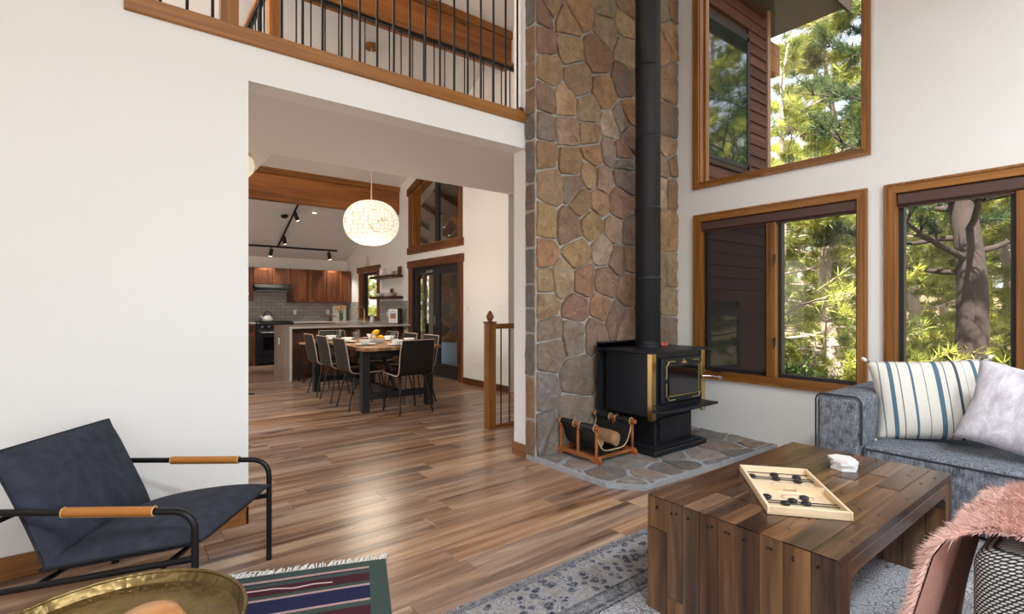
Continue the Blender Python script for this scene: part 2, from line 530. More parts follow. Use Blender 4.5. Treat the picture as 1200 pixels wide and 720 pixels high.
# ================================================================== windows of the living room
def casing_x(parent, h, xin, wdt=0.075, proud=0.022, mat=None, maty=None, head=0):
    """picture-frame casing on the wall plane xin (room on the -X side), h = outer rectangle; four boards with mitred corners"""
    y0, y1, z0, z1 = h; w_ = wdt
    x0, x1 = xin-proud, xin+0.002
    for nm, poly, mt in (('casing', [(y0,z0),(y1,z0),(y1-w_,z0+w_),(y0+w_,z0+w_)], maty), ('casing', [(y0,z1),(y1,z1),(y1-w_,z1-w_),(y0+w_,z1-w_)], maty),
                     ('casing', [(y0,z0),(y0+w_,z0+w_),(y0+w_,z1-w_),(y0,z1)], mat), ('casing', [(y1,z0),(y1-w_,z0+w_),(y1-w_,z1-w_),(y1,z1)], mat)):
        MB().prism(poly, x0, x1, 'yz').build(nm, mt, parent)
    # raised outer bead
    m = MB()
    e = 0.016
    m.box(x0-0.008, x0, y0, y1, z0, z0+e); m.box(x0-0.008, x0, y0, y1, z1-e, z1)
    m.box(x0-0.008, x0, y0, y0+e, z0+e, z1-e); m.box(x0-0.008, x0, y1-e, y1, z0+e, z1-e)
    m.build('outer_bead', mat, parent)
def jamb_x(parent, h, x0, x1, th, mat):
    y0, y1, z0, z1 = h
    m = MB()
    m.box(x0,x1,y0,y1,z0,z0+th); m.box(x0,x1,y0,y1,z1-th,z1); m.box(x0,x1,y0,y0+th,z0+th,z1-th); m.box(x0,x1,y1-th,y1,z0+th,z1-th)
    return m.build('jamb', mat, parent)
def frame_x(parent, name, h, x0, x1, th, mat):
    y0, y1, z0, z1 = h
    m = MB()
    m.box(x0,x1,y0,y1,z0,z0+th); m.box(x0,x1,y0,y1,z1-th,z1); m.box(x0,x1,y0,y0+th,z0+th,z1-th); m.box(x0,x1,y1-th,y1,z0+th,z1-th)
    return m.build(name, mat, parent)
def slider(name, h, label, screen_left=True):
    t = sthing(name, label)
    casing_x(t, h, WX, 0.07, 0.022, M['oak_z'], M['oak_y'])
    a = inset(h, 0.05)
    jamb_x(t, a, WX-0.004, WX+0.16, 0.022, M['oak_z'])
    i = inset(a, 0.022); ym = (i[0]+i[1])/2
    B(WX+0.012, WX+0.135, ym-0.042, ym+0.042, i[2], i[3]-0.088, 0.004).build('mullion', M['oak_z'], t)
    for (ya, yb, scr) in ((i[0], ym-0.042, False), (ym+0.042, i[1], screen_left)):
        s = frame_x(t, 'sash', (ya, yb, i[2], i[3]), WX+0.06, WX+0.12, 0.03, M['dkframe'])
        B(WX+0.088, WX+0.092, ya+0.03, yb-0.03, i[2]+0.03, i[3]-0.03).build('pane', M['glass'], s)
        if scr: B(WX+0.050, WX+0.052, ya+0.012, yb-0.012, i[2]+0.012, i[3]-0.012).build('insect_screen', M['screen'], s)
    v = B(WX-0.002, WX+0.055, i[0]+0.002, i[1]-0.002, i[3]-0.085, i[3]-0.002, 0.008).build('blind_cassette', M['valance'], t)
    B(WX+0.03, WX+0.036, i[0]+0.006, i[1]-0.006, i[3]-0.105, i[3]-0.08).build('blind_hem', M['valance'], v)
    for zz in (i[2]+0.32, i[2]+1.05):
        m = MB(); m.box(WX-0.012, WX+0.006, ym-0.05, ym-0.032, zz-0.035, zz+0.035, 0.003); m.box(WX-0.022, WX-0.012, ym-0.046, ym-0.036, zz-0.06, zz+0.01, 0.003)
        m.build('sash_latch', M['dkframe'], t)
    m = MB(); m.box(WX-0.01, WX+0.02, i[1]-0.2, i[1]-0.1, i[2]-0.004, i[2]+0.016, 0.004); m.tube([(WX-0.01, i[1]-0.15, i[2]+0.012), (WX-0.04, i[1]-0.17, i[2]+0.02), (WX-0.045, i[1]-0.24, i[2]+0.012)], 0.006, 6)
    m.build('crank', M['dkframe'], t)
    return t
slider('window_1', W1, 'wood framed two sash window between stone chimney and sofa, dark screen in one sash')
slider('window_2', W2, 'wood framed window behind the sofa', False)
def picture(name, h, label):
    t = sthing(name, label)
    casing_x(t, h, WX, 0.058, 0.022, M['oak_z'], M['oak_y'])
    a = inset(h, 0.05)
    jamb_x(t, a, WX-0.004, WX+0.16, 0.016, M['oak_z'])
    i = inset(a, 0.016)
    s = frame_x(t, 'sash', i, WX+0.07, WX+0.12, 0.018, M['oak_z'])
    B(WX+0.088, WX+0.092, i[0]+0.018, i[1]-0.018, i[2]+0.018, i[3]-0.018).build('pane', M['glass'], s)
    return t
picture('window_3', W3, 'tall upper wood framed picture window beside the stone chimney')

# ================================================================== dining door, window above, kitchen window
t = sthing('door_1', 'dark glazed double door in rustic brown casing')
y0, y1 = DOOR[0], DOOR[1]
B(DX-0.03, DX+0.002, y0-0.12, y0, 0, 1.99, 0.004).build('casing', M['rust'], t)
B(DX-0.03, DX+0.002, y1, y1+0.12, 0, 1.99, 0.004).build('casing', M['rust'], t)
B(DX-0.045, DX+0.002, y0-0.15, y1+0.15, 1.98, 2.115, 0.006).build('head_casing', M['rust_y'], t)
jm = MB(); jm.box(DX, DX+0.16, y0, y0+0.03, 0, 1.99); jm.box(DX, DX+0.16, y1-0.03, y1, 0, 1.99); jm.box(DX, DX+0.16, y0, y1, 1.96, 1.99)
jm.build('jamb', M['dkframe'], t)
ym = (y0+y1)/2
for (a, b_) in ((y0+0.03, ym-0.002), (ym+0.002, y1-0.03)):
    lf_ = MB(); w_ = 0.11
    lf_.box(DX+0.04, DX+0.085, a, a+w_, 0.02, 1.96); lf_.box(DX+0.04, DX+0.085, b_-w_, b_, 0.02, 1.96)
    lf_.box(DX+0.04, DX+0.085, a+w_, b_-w_, 0.02, 0.24); lf_.box(DX+0.04, DX+0.085, a+w_, b_-w_, 1.83, 1.96)
    lo = lf_.build('door_leaf', M['dkframe'], t)
    B(DX+0.06, DX+0.064, a+w_, b_-w_, 0.24, 1.83).build('pane', M['glass'], lo)
hd = MB(); hd.tube([(DX+0.04, ym+0.05, 1.0), (DX-0.01, ym+0.05, 1.0), (DX-0.01, ym+0.16, 1.0)], 0.008, 8); hd.box(DX+0.03, DX+0.041, ym+0.03, ym+0.07, 0.92, 1.08)
hd.build('handle', M['steel'], t)
cl = MB(); cl.box(DX+0.005, DX+0.04, ym+0.1, ym+0.32, 1.86, 1.91, 0.004); cl.tube([(DX+0.02, ym+0.3, 1.86), (DX-0.03, ym+0.42, 1.85)], 0.006, 6)
cl.build('door_closer', M['steel'], t)
B(DX-0.002, DX+0.16, y0, y1, 0.0, 0.02).build('threshold', M['steel'], t)

t = sthing('window_4', 'tall window with slanted head in brown casing above the dining door')
y0, y1, z0 = WU[0], WU[1], WU[2]
zt0, zt1 = 3.98, 3.42
B(DX-0.03, DX+0.002, y0-0.10, y0, z0, zt0+0.05, 0.003).build('casing', M['rust'], t)
B(DX-0.03, DX+0.002, y1, y1+0.12, z0, zt1-0.02, 0.003).build('casing', M['rust'], t)
B(DX-0.045, DX+0.002, y0-0.14, y1+0.15, z0-0.125, z0+0.005, 0.006).build('sill_casing', M['rust_y'], t)
MB().prism([(y0-0.12, zt0+0.04), (y1+0.15, zt1-0.05), (y1+0.15, zt1+0.08), (y0-0.12, zt0+0.17)], DX-0.045, DX+0.002, 'yz').build('head_casing', M['rust_y'], t)
m = MB(); m.box(DX, DX+0.16, y0, y0+0.03, z0, zt0); m.box(DX, DX+0.16, y1-0.03, y1, z0, zt1); m.box(DX, DX+0.16, y0, y1, z0, z0+0.03)
m.prism([(y0, zt0), (y1, zt1), (y1, zt1-0.04), (y0, zt0-0.04)], DX, DX+0.16, 'yz'); m.build('jamb', M['oak_z'], t)
B(DX+0.05, DX+0.10, (y0+y1)/2-0.06, (y0+y1)/2+0.06, z0+0.03, 3.68).build('mullion', M['dkframe'], t)
for (a, b_) in ((y0+0.03, (y0+y1)/2-0.06), ((y0+y1)/2+0.06, y1-0.03)):
    f = lambda q: zt0 + (zt1-zt0)*(q-y0)/(y1-y0) - 0.04
    MB().prism([(a, z0+0.03), (b_, z0+0.03), (b_, f(b_)), (a, f(a))], DX+0.07, DX+0.074, 'yz').build('pane', M['glass'], t)

t = sthing('window_5', 'narrow kitchen window over the sink in brown casing')
y0, y1, z0, z1 = WK
for a in (y0-0.1, y1): B(DX-0.03, DX+0.002, a, a+0.1, z0-0.02, z1, 0.003).build('casing', M['rust'], t)
B(DX-0.05, DX+0.002, y0-0.16, y1+0.16, z1, z1+0.13, 0.006).build('head_casing', M['rust_y'], t)
B(DX-0.05, DX+0.03, y0-0.1, y1+0.1, z0-0.04, z0, 0.004).build('sill', M['rust_y'], t)
frame_x(t, 'sash', (y0, y1, z0, z1), DX+0.05, DX+0.11, 0.06, M['dkframe'])
B(DX+0.075, DX+0.08, y0+0.06, y1-0.06, z0+0.06, z1-0.06).build('pane', M['glass'], t)
B(DX-0.002, DX+0.16, y0, y0+0.02, z0, z1).build('jamb', M['rust'], t)
B(DX-0.002, DX+0.16, y1-0.02, y1, z0, z1).build('jamb', M['rust'], t)

# ================================================================== stone chimney and hearth
def clip(poly, a, n_):
    """keep the side where (p-a).n <= 0"""
    out = []
    for i in range(len(poly)):
        p, q = poly[i], poly[(i+1) % len(poly)]
        dp = (p[0]-a[0])*n_[0] + (p[1]-a[1])*n_[1]; dq = (q[0]-a[0])*n_[0] + (q[1]-a[1])*n_[1]
        if dp <= 0: out.append(p)
        if (dp < 0 < dq) or (dq < 0 < dp):
            s = dp/(dp-dq); out.append((p[0]+(q[0]-p[0])*s, p[1]+(q[1]-p[1])*s))
    return out
def voronoi(seeds, boundary):
    cells = []
    for i, s in enumerate(seeds):
        poly = list(boundary)
        for j, q in enumerate(seeds):
            if i == j: continue
            dx, dy = q[0]-s[0], q[1]-s[1]
            if dx*dx+dy*dy > 2.2: continue
            poly = clip(poly, ((s[0]+q[0])/2, (s[1]+q[1])/2), (dx, dy))
            if len(poly) < 3: break
        cells.append(poly)
    return cells
def shrink(poly, d):
    cx = sum(p[0] for p in poly)/len(poly); cy = sum(p[1] for p in poly)/len(poly)
    n = len(poly)
    area = sum(poly[i][0]*poly[(i+1)%n][1]-poly[(i+1)%n][0]*poly[i][1] for i in range(n))
    if area < 0: poly = poly[::-1]
    out = list(poly)
    for i in range(n):
        p, q = poly[i], poly[(i+1) % n]
        ex, ey = q[0]-p[0], q[1]-p[1]; L = math.hypot(ex, ey)
        if L < 1e-6: continue
        nx, ny = ey/L, -ex/L
        out = clip(out, (p[0]-nx*d, p[1]-ny*d), (nx, ny))
        if len(out) < 3: return []
    return out
def densify(poly, step, jit, rg):
    out = []
    n = len(poly)
    for i in range(n):
        p, q = poly[i], poly[(i+1) % n]
        L = math.hypot(q[0]-p[0], q[1]-p[1]); k = max(1, int(round(L/step)))
        for j in range(k):
            s = j/k
            # corners slightly rounded
            out.append((p[0]+(q[0]-p[0])*s + rg.uniform(-jit, jit), p[1]+(q[1]-p[1])*s + rg.uniform(-jit, jit)))
    if len(out) >= 5:
        sm = []
        for i in range(len(out)):
            a, b_, c_ = out[i-1], out[i], out[(i+1) % len(out)]
            sm.append((a[0]*.1+b_[0]*.8+c_[0]*.1, a[1]*.1+b_[1]*.8+c_[1]*.1))
        out = sm
    return out
def stone_piece(name, poly, mapf, depth, parent, mat, col, rg, gap=0.012, rough=0.008, label=None):
    pl = shrink(poly, gap)
    if len(pl) < 3: return
    cx = sum(p[0] for p in pl)/len(pl); cy = sum(p[1] for p in pl)/len(pl)
    pl = densify(pl, 0.055, 0.006, rg)
    n = len(pl)
    rings = [(1.0, 0.0), (0.992, depth*0.7), (0.945, depth), (0.5, depth+rg.uniform(0, rough))]
    vs = []
    tx, ty = rg.uniform(-0.05, 0.05), rg.uniform(-0.05, 0.05)
    for k, (s, h) in enumerate(rings):
        for p in pl:
            hh = h + (rg.uniform(-rough, rough)*0.9 + tx*(p[0]-cx)*s + ty*(p[1]-cy)*s if k >= 1 else 0)
            vs.append((cx+(p[0]-cx)*s, cy+(p[1]-cy)*s, hh))
    vs.append((cx, cy, depth + rough))
    fs = []
    for k in range(3):
        for i in range(n):
            j = (i+1) % n
            fs.append((k*n+i, k*n+j, (k+1)*n+j, (k+1)*n+i))
    for i in range(n): fs.append((3*n+i, 3*n+(i+1) % n, 4*n))
    c0 = mapf(cx, cy, 0)
    m = MB(); m.add([Vector(mapf(*p)) - Vector(c0) for p in vs], fs)
    o = m.build(name, mat, parent, smooth=22, loc=c0)
    o.color = col
    return o
CX0, CX1, CY = 2.64, WX, 3.115
chim = struct(B(CX0, CX1, CY, WY, 0, RIDGE_Z-0.2).build('wall_chimney', M['mortar']), 'stone veneer chimney wall behind the black stove')
# stone centres and colours read off the photograph, turned into wall positions (wall plane Y=CY)
def px_wall(u, v):
    r = (u-600)/596.0
    d = CY/(0.7912-0.6115*r)
    return (d*(0.6115+0.7912*r), EYE + (360-v)/596.0*d)
S1 = [(85,60,140,105,95),(90,170,152,112,102),(120,12,150,120,90),(190,95,170,132,98),(245,40,165,122,78),(350,25,150,136,108),(205,205,160,130,95),(320,235,136,96,70),
 (360,125,165,140,115),(435,105,190,160,122),(445,20,165,130,110),(440,215,166,146,122),(110,295,165,135,96),(240,335,140,112,88),(350,395,170,126,88),(435,350,112,92,84),
 (95,410,136,106,88),(182,440,200,162,122),(282,472,152,132,98),(90,540,126,112,102),(195,548,176,142,122),(290,570,160,126,92),(375,535,212,192,168),(462,480,175,122,78),
 (418,512,140,128,116),(452,578,142,112,102),(305,652,176,132,92),(95,650,150,116,82),(210,690,146,112,78),(370,640,152,132,122),(425,640,150,106,88),(432,700,120,110,104),
 (600,40,140,136,118),(640,35,150,116,82),(630,150,180,146,106),(590,205,176,128,92),(625,350,152,122,92),(620,520,116,96,82),(620,640,170,136,102),(530,60,160,130,100),(520,250,150,120,95),(530,420,150,120,95),(520,600,160,126,96)]
S2 = [(110,122,150,120,92),(200,128,128,118,108),(230,182,146,112,78),(265,85,168,134,98),(312,100,166,132,116),(395,82,116,96,92),(295,190,176,136,100),(372,195,152,108,92),
 (85,262,166,136,88),(185,285,136,106,88),(275,272,160,130,86),(355,295,176,142,122),(418,310,128,116,108),(80,385,166,116,82),(215,385,166,132,88),(315,370,182,156,136),
 (370,405,142,112,96),(418,400,160,130,98),(85,490,168,144,108),(85,580,160,136,104),(160,480,176,152,122),(240,490,150,106,82),(325,495,146,112,92),(408,520,150,112,88),
 (215,598,142,102,92),(305,595,176,128,96),(360,638,126,98,88),(100,690,132,116,106),(205,690,132,122,114),(285,685,130,106,92),(405,665,170,140,120),
 (545,50,150,120,95),(577,40,140,110,80),(540,140,196,170,140),(577,150,136,106,80),(565,290,176,136,88),(535,470,150,130,105),(574,470,166,142,108),(572,560,160,138,106),(565,690,130,112,98),
 (480,120,150,120,92),(480,280,160,130,100),(480,440,150,120,95),(480,600,150,115,95)]
S3 = [(105,125,126,112,102),(205,90,130,118,108),(285,85,128,106,92),(220,240,116,106,98),(75,310,122,116,118),(75,430,118,114,116),(205,370,140,130,120),(360,45,130,102,92),(410,60,160,130,105),
 (565,75,126,108,98),(150,470,130,122,114),(330,200,120,108,98),(420,200,130,115,100),(500,200,126,110,98),(570,200,130,115,100),(350,330,130,120,110),(450,330,120,110,102),(560,320,126,116,106),(300,450,128,120,112),(420,450,120,112,104),(540,440,126,116,108)]
seeds = []; cols = []
for (S, sc_, ox, oy) in ((S1, 3.6, 610, 0), (S2, 3.273, 610, 180), (S3, 3.273, 610, 370)):
    for (a, b_, r_, g_, bl) in S:
        p = px_wall(ox+a/sc_, oy+b_/sc_)
        if CX0 < p[0] < CX1 and p[1] > 0.02 and all((p[0]-q[0])**2+(p[1]-q[1])**2 > 0.006 for q in seeds):
            seeds.append(p); cols.append((r_, g_, bl))
rg = random.Random(11)
vis_top = lambda x: px_wall(600 + 596*(0.7912*x-0.6115*CY)/(0.6115*x+0.7912*CY), 0)[1]
tries = 0
while tries < 4000:
    tries += 1
    p = (rg.uniform(CX0+.05, CX1-.05), rg.uniform(3.55, RIDGE_Z-0.4))
    if p[1] < vis_top(p[0]) + 0.1: continue
    if all((p[0]-q[0])**2+(p[1]-q[1])**2 > 0.055 for q in seeds):
        seeds.append(p); cols.append(cols[rg.randrange(60)])
cells = voronoi(seeds, [(CX0+0.005, 0.03), (CX1, 0.03), (CX1, RIDGE_Z-0.22), (CX0+0.005, RIDGE_Z-0.22)])
for poly, c_ in zip(cells, cols):
    if len(poly) < 3: continue
    stone_piece('stone', poly, lambda a, b_, h: (a, CY-h, b_), 0.022, chim, M['stone'], rgb(*[0.68*q+0.32*k_+4 for q, k_ in zip(c_, (168,146,122))]), rg, 0.0065, 0.012)
z = 0.03
while z < RIDGE_Z-0.4:
    h = rg.uniform(0.18, 0.42)
    y_a = CY - 0.012
    stone_piece('stone', [(y_a, z), (WY-0.006, z), (WY-0.006, z+h), (y_a, z+h)], lambda a, b_, hh: (CX0-hh, a, b_), 0.014, chim, M['stone'], rgb(*rg.choice([(126,112,102),(140,112,88),(150,120,92),(122,116,112)])), rg, 0.008, 0.004)
    z += h

HP = [(2.635, 3.235), (2.635, 2.36), (2.80, 2.16), (WX, 2.10), (WX, 3.235)]
hearth = struct(MB().prism(HP, 0.0, 0.036, 'xy').build('floor_hearth', plain('blue_grey_mortar', rgb(160,163,168), 0.9, noise=0.25, nscale=14, bmp=0.4)), 'grey flagstone hearth pad under the black stove')
hs = []
HPX = [(120,545,140,136,130),(215,560,150,140,130),(330,610,126,118,112),(510,615,160,146,136),(640,575,112,110,112),(700,535,164,148,138),(785,500,150,138,128),(850,525,122,114,108),(725,455,134,128,122),
       (910,490,150,128,112),(260,520,140,132,124),(400,560,144,140,136),(575,590,128,124,124),(430,640,150,144,138),(560,640,140,130,122),(640,640,150,142,134),(700,600,134,130,126),(800,440,140,134,130),(860,470,150,140,130),(960,500,140,130,120),(770,560,142,136,130),(180,620,142,138,134),(240,640,134,130,128),(320,655,146,140,134)]
hc = []
for (a, b_, r_, g_, bl) in HPX:
    u, v = 610+a/3.273, 370+b_/3.273
    d = (EYE-0.045)*596/(v-360); r = (u-600)/596*d
    hs.append((0.6115*d+0.7912*r, 0.7912*d-0.6115*r)); hc.append((r_, g_, bl))
for _ in range(1500):
    p = (rg.uniform(2.7, 4.5), rg.uniform(2.15, 3.1))
    if all((p[0]-q[0])**2+(p[1]-q[1])**2 > 0.06 for q in hs): hs.append(p); hc.append(rg.choice(hc))
for poly, c_ in zip(voronoi(hs, [(a+0.006 if a < 3 else a, b_) for a, b_ in HP]), hc):
    if len(poly) >= 3:
        stone_piece('flagstone', [(a, b_) for a, b_ in poly], lambda a, b_, h: (a, b_, 0.034+h), 0.010, hearth, M['stone'], rgb(*c_), rg, 0.014, 0.004)
# ================================================================== wood stove
HZ = 0.046   # top of the hearth stones
M['stove'] = plain('stove_enamel', rgb(24,27,35), 0.42, 0.1, noise=0.08, nscale=8, spec=0.4)
M['stove_flat'] = plain('stove_flat_black', rgb(20,21,25), 0.55, 0.0, noise=0.1, nscale=10)
M['fireglass'] = plain('stove_glass', rgb(12,12,16), 0.06, 0.0, spec=0.8)
M['gold'] = plain('gold_trim', rgb(206,180,120), 0.3, 0.9)
M['copper'] = plain('copper_red', rgb(198,96,76), 0.4, 0.4)
SX0, SX1, SY0, SY1 = 3.33, 4.07, 2.51, 2.99
st = thing('wood_stove', 'black freestanding wood stove with brass corners on stone hearth', 'stove', (3.70, 2.75, HZ))
def SB(name, x0,x1,y0,y1,z0,z1, mat, parent=st, bev=0.004):
    return B(x0-3.70,x1-3.70,y0-2.75,y1-2.75,z0-HZ,z1-HZ,bev).build(name, mat, parent)
bp = MB()
bp.box(-0.36,0.38,-0.27,0.24,0,0.045,0.008); bp.box(-0.32,0.34,-0.245,0.22,0.045,0.06,0.004)
bp.build('base_plate', M['stove_flat'], st)
SB('pedestal', 3.45,3.96,2.56,2.94,0.1,0.36, M['stove_flat'])
ad = SB('ash_door', 3.50,3.92,2.545,2.56,0.13,0.33, M['stove'], bev=0.003)
for z in (0.17, 0.28):
    SB('hinge', 3.475,3.512,2.538,2.56,z,z+0.035, M['stove'], ad, 0.003)
SB('body', SX0,SX1,SY0,SY1,0.355,0.87, M['stove'], bev=0.006)
tp = MB(); tp.box(-0.42,0.41,-0.29,0.25,0.868-HZ,0.888-HZ,0.005)
tp.build('top_plate', M['stove'], st)
hsd = MB(); hsd.box(-0.43,0.40,0.27,0.282,0.30,0.93-HZ); hsd.prism([(0.27,0.888-HZ),(0.282,0.888-HZ),(0.282,0.94-HZ),(0.225,0.94-HZ),(0.225,0.93-HZ),(0.27,0.925-HZ)], -0.43, 0.40, 'yz')
hsd.build('heat_shield', M['stove_flat'], st)
for sx in (-1, 1):
    m = MB(); xe = SX0-3.70 if sx < 0 else SX1-3.70
    m.box(min(xe-0.004*1, xe+sx*0.006-sx*0.0), max(xe+0.004, xe+sx*0.006), SY0-2.75-0.006, SY0-2.75+0.03, 0.335-HZ, 0.868-HZ)
    a, b_ = (xe-0.005, xe+0.05) if sx < 0 else (xe-0.05, xe+0.005)
    m.box(a, b_, SY0-2.75-0.012, SY0-2.75-0.004, 0.335-HZ, 0.868-HZ, 0.002)
    m.build('brass_corner', M['brass'], st)
fd = SB('fire_door', 3.43,3.985,2.475,2.512,0.455,0.83, M['stove'], bev=0.012)
gx0, gx1, gz0, gz1 = 3.51, 3.925, 0.52, 0.755
SB('door_glass', gx0,gx1,2.470,2.478,gz0,gz1, M['fireglass'], fd, 0.003)
def line(pts, r=0.0045, y=2.4695):
    m = MB(); m.tube([(p[0]-3.70, y-2.75, p[1]-HZ) for p in pts], r, 6); return m
m = line([(gx0,gz0-0.005),(gx1+0.005,gz0-0.005),(gx1+0.005,gz1)]); m.build('glass_trim', M['gold'], fd)
e = 0.032
ox0, ox1, oz0, oz1 = gx0-0.035, gx1+0.035, gz0-0.037, gz1+0.042
for (sx, sz) in ((0,0),(1,0),(0,1),(1,1)):
    X = ox1 if sx else ox0; Z = oz1 if sz else oz0; ux = -1 if sx else 1; uz = -1 if sz else 1
    line([(X, Z+uz*0.14), (X, Z+uz*e), (X+ux*e*0.6, Z+uz*e*0.8), (X+ux*e, Z), (X+ux*0.12, Z)]).build('corner_trim', M['gold'], fd)
# small gold leaf emblem
cx_, cz_ = 3.715-3.70, 0.782-HZ
m = MB(); m.prism([(cx_-0.03,cz_-0.006),(cx_+0.03,cz_-0.006),(cx_+0.035,cz_+0.006),(cx_+0.015,cz_+0.004),(cx_+0.010,cz_+0.018),(cx_+0.004,cz_+0.012),(cx_,cz_+0.03),(cx_-0.004,cz_+0.012),(cx_-0.010,cz_+0.018),(cx_-0.015,cz_+0.004),(cx_-0.035,cz_+0.006)], -0.285, -0.274, 'xz')
m.build('leaf_emblem', M['gold'], fd)
m = MB(); m.tube([(0.285,-0.28,0.60-0.0),(0.33,-0.33,0.60),(0.42,-0.36,0.585)], 0.006, 8); m.lathe([(0.004,0),(0.012,0.02),(0.014,0.05),(0.006,0.075)], 10, M=Matrix.Translation((0.40,-0.355,0.588)) @ Matrix.Rotation(R(100),4,'Y'))
m.build('door_handle', M['steel'], fd)
m = MB(); m.box(-0.375,0.39,-0.37,-0.235,0.405-HZ,0.425-HZ,0.006); m.box(-0.34,0.36,-0.25,-0.235,0.36-HZ,0.41-HZ)
m.build('ash_shelf', M['stove'], st)
m = MB(); m.tube([(0.25,-0.15,0.13),(0.34,-0.17,0.12),(0.37,-0.19,0.10)], 0.006, 8); m.build('air_control', M['steel'], st)
# pipe: sections with seams, standing on the stove
pp = thing('stove_pipe', 'tall black stovepipe rising from the stove in front of stone', 'pipe', (3.715, 2.835, 0.8885))
z = 0.0; k = 0
for h in (0.62,)*8:
    m = MB(); r_ = 0.109
    m.lathe([(r_-0.002,z),(r_,z+0.004),(r_,z+h-0.03),(r_+0.003,z+h-0.026),(r_+0.003,z+h-0.012),(r_,z+h-0.008),(r_-0.002,z+h)], 32)
    m.build('pipe_section', M['stove_flat'], pp, smooth=40); z += h
m = MB(); m.lathe([(0.118,0),(0.118,0.025),(0.111,0.03),(0.111,0.05)], 32); m.build('flue_collar', M['stove'], pp, smooth=40)
# small copper ornament on the stove
m = MB()
for (x, y) in ((-0.03,0),(0.0,0.01),(0.03,-0.004)):
    m.lathe([(0.002,0),(0.018,0.004),(0.02,0.016),(0.012,0.03),(0.004,0.036),(0.0,0.036)], 10, (x,y,0))
m.box(-0.05,0.05,-0.015,0.015,0,0.012,0.004)
tag(m.build('copper_ornament', M['copper'], loc=(3.90,2.80,0.889), smooth=40), 'small reddish copper ornament on the stove top', 'ornament')

# ================================================================== log rack with two logs
M['rack'] = wood('rack_wood', rgb(120,64,28), rgb(160,92,46), rgb(186,116,66), 'y', 0.45, 24, 0.1, 0.08)
M['leather_blk'] = plain('black_leather', rgb(24,24,26), 0.55, noise=0.15, nscale=30, bmp=0.15)
M['cord'] = plain('tan_lacing', rgb(206,176,132), 0.7)
M['log'] = wood('split_log', rgb(96,66,44), rgb(146,108,76), rgb(186,146,108), 'y', 0.9, 16, 0.2, 0.2, 0.6)
lr = thing('log_rack', 'small wooden log rack with black leather sling on hearth', 'log rack', (3.08, 2.86, HZ))
for sx in (-1, 1):
    x = sx*0.21
    m = MB(); m.prism([(-0.24,0),(-0.17,0),(-0.15,0.025),(0.15,0.025),(0.17,0),(0.24,0),(0.24,0.03),(0.215,0.055),(-0.215,0.055),(-0.24,0.03)], x-0.016, x+0.016, 'yz')
    m.build('foot_rail', M['rack'], lr)
    for y in (-0.195, 0, 0.195):
        m = MB(); m.tube([(x,y,0.05),(x,y,0.255)], 0.012, 10); m.build('post', M['rack'], lr, smooth=50)
    m = MB(); m.tube([(x,-0.225,0.268),(x,0.225,0.268)], 0.019, 12); m.build('top_rail', M['rack'], lr, smooth=50)
for y in (-0.195, 0.195):
    B(-0.20,0.20,y-0.012,y+0.012,0.03,0.05,0.003).build('cross_bar', M['rack'], lr)
def sling(u, v):   # u across x, v along y
    a = -1 + 2*u
    x = 0.226*a if abs(a) < 0.93 else 0.226*a
    z = 0.075 + (abs(a)**5)*0.205
    return (x*0.95, -0.185 + 0.37*v, z)
m = MB(); m.grid(sling, 24, 6)
m.grid(lambda u, v: tuple(Vector(sling(u, v)) + Vector((0,0,-0.006))), 24, 6)
m.build('leather_sling', M['leather_blk'], lr, smooth=True)
for sx in (-1, 1):
    for (ya, yb) in ((-0.185,-0.035),(0.035,0.185)):
        m = MB(); m.tube([(sx*0.21,ya,0.268),(sx*0.21,yb,0.268)], 0.026, 12); m.build('sling_loop', M['leather_blk'], lr, smooth=50)
for y in (-0.188, 0.188):
    m = MB(); m.tube([Vector(sling(i/20, 0 if y < 0 else 1)) + Vector((0, -0.004 if y < 0 else 0.004, 0.002)) for i in range(21)], 0.0045, 6); m.build('edge_lacing', M['cord'], lr)
for sx in (-1,1):
    for y in (-0.035, 0.035, -0.185, 0.185):
        m = MB(); m.tube([(sx*0.21+0.0275*math.cos(a*PI/5), y, 0.268+0.0275*math.sin(a*PI/5)) for a in range(10)], 0.003, 5, closed=True); m.build('loop_lacing', M['cord'], lr)
def log(loc, r, L, rz, seed, label):
    rg = random.Random(seed)
    prof = [(r*(0.75+0.4*rg.random())*math.cos(a), r*(0.75+0.4*rg.random())*math.sin(a)) for a in [i*2*PI/9 for i in range(9)]]
    m = MB(); vs = []; ys = [-L/2, -L/2+0.01, -L/6, L/6, L/2-0.01, L/2]
    for i, y in enumerate(ys):
        s = 0.93 if i in (0, 5) else 1 + rg.uniform(-0.05, 0.05)
        vs += [(p[0]*s+rg.uniform(-.003,.003), y, p[1]*s) for p in prof]
    fs = [tuple(range(9)), tuple(range(53, 44, -1))]
    for i in range(5):
        for k in range(9): fs.append((i*9+k, i*9+(k+1)%9, (i+1)*9+(k+1)%9, (i+1)*9+k))
    m.add(vs, fs)
    tag(m.build('firewood_log', M['log'], loc=loc, rz=rz), label, 'firewood')
log((3.105, 2.84, HZ+0.152), 0.064, 0.33, 0.0, 1, 'thicker split firewood log lying in the leather sling')
log((2.985, 2.87, HZ+0.118), 0.032, 0.30, 0.0, 5, 'thin firewood stick lying beside the thicker log in sling')

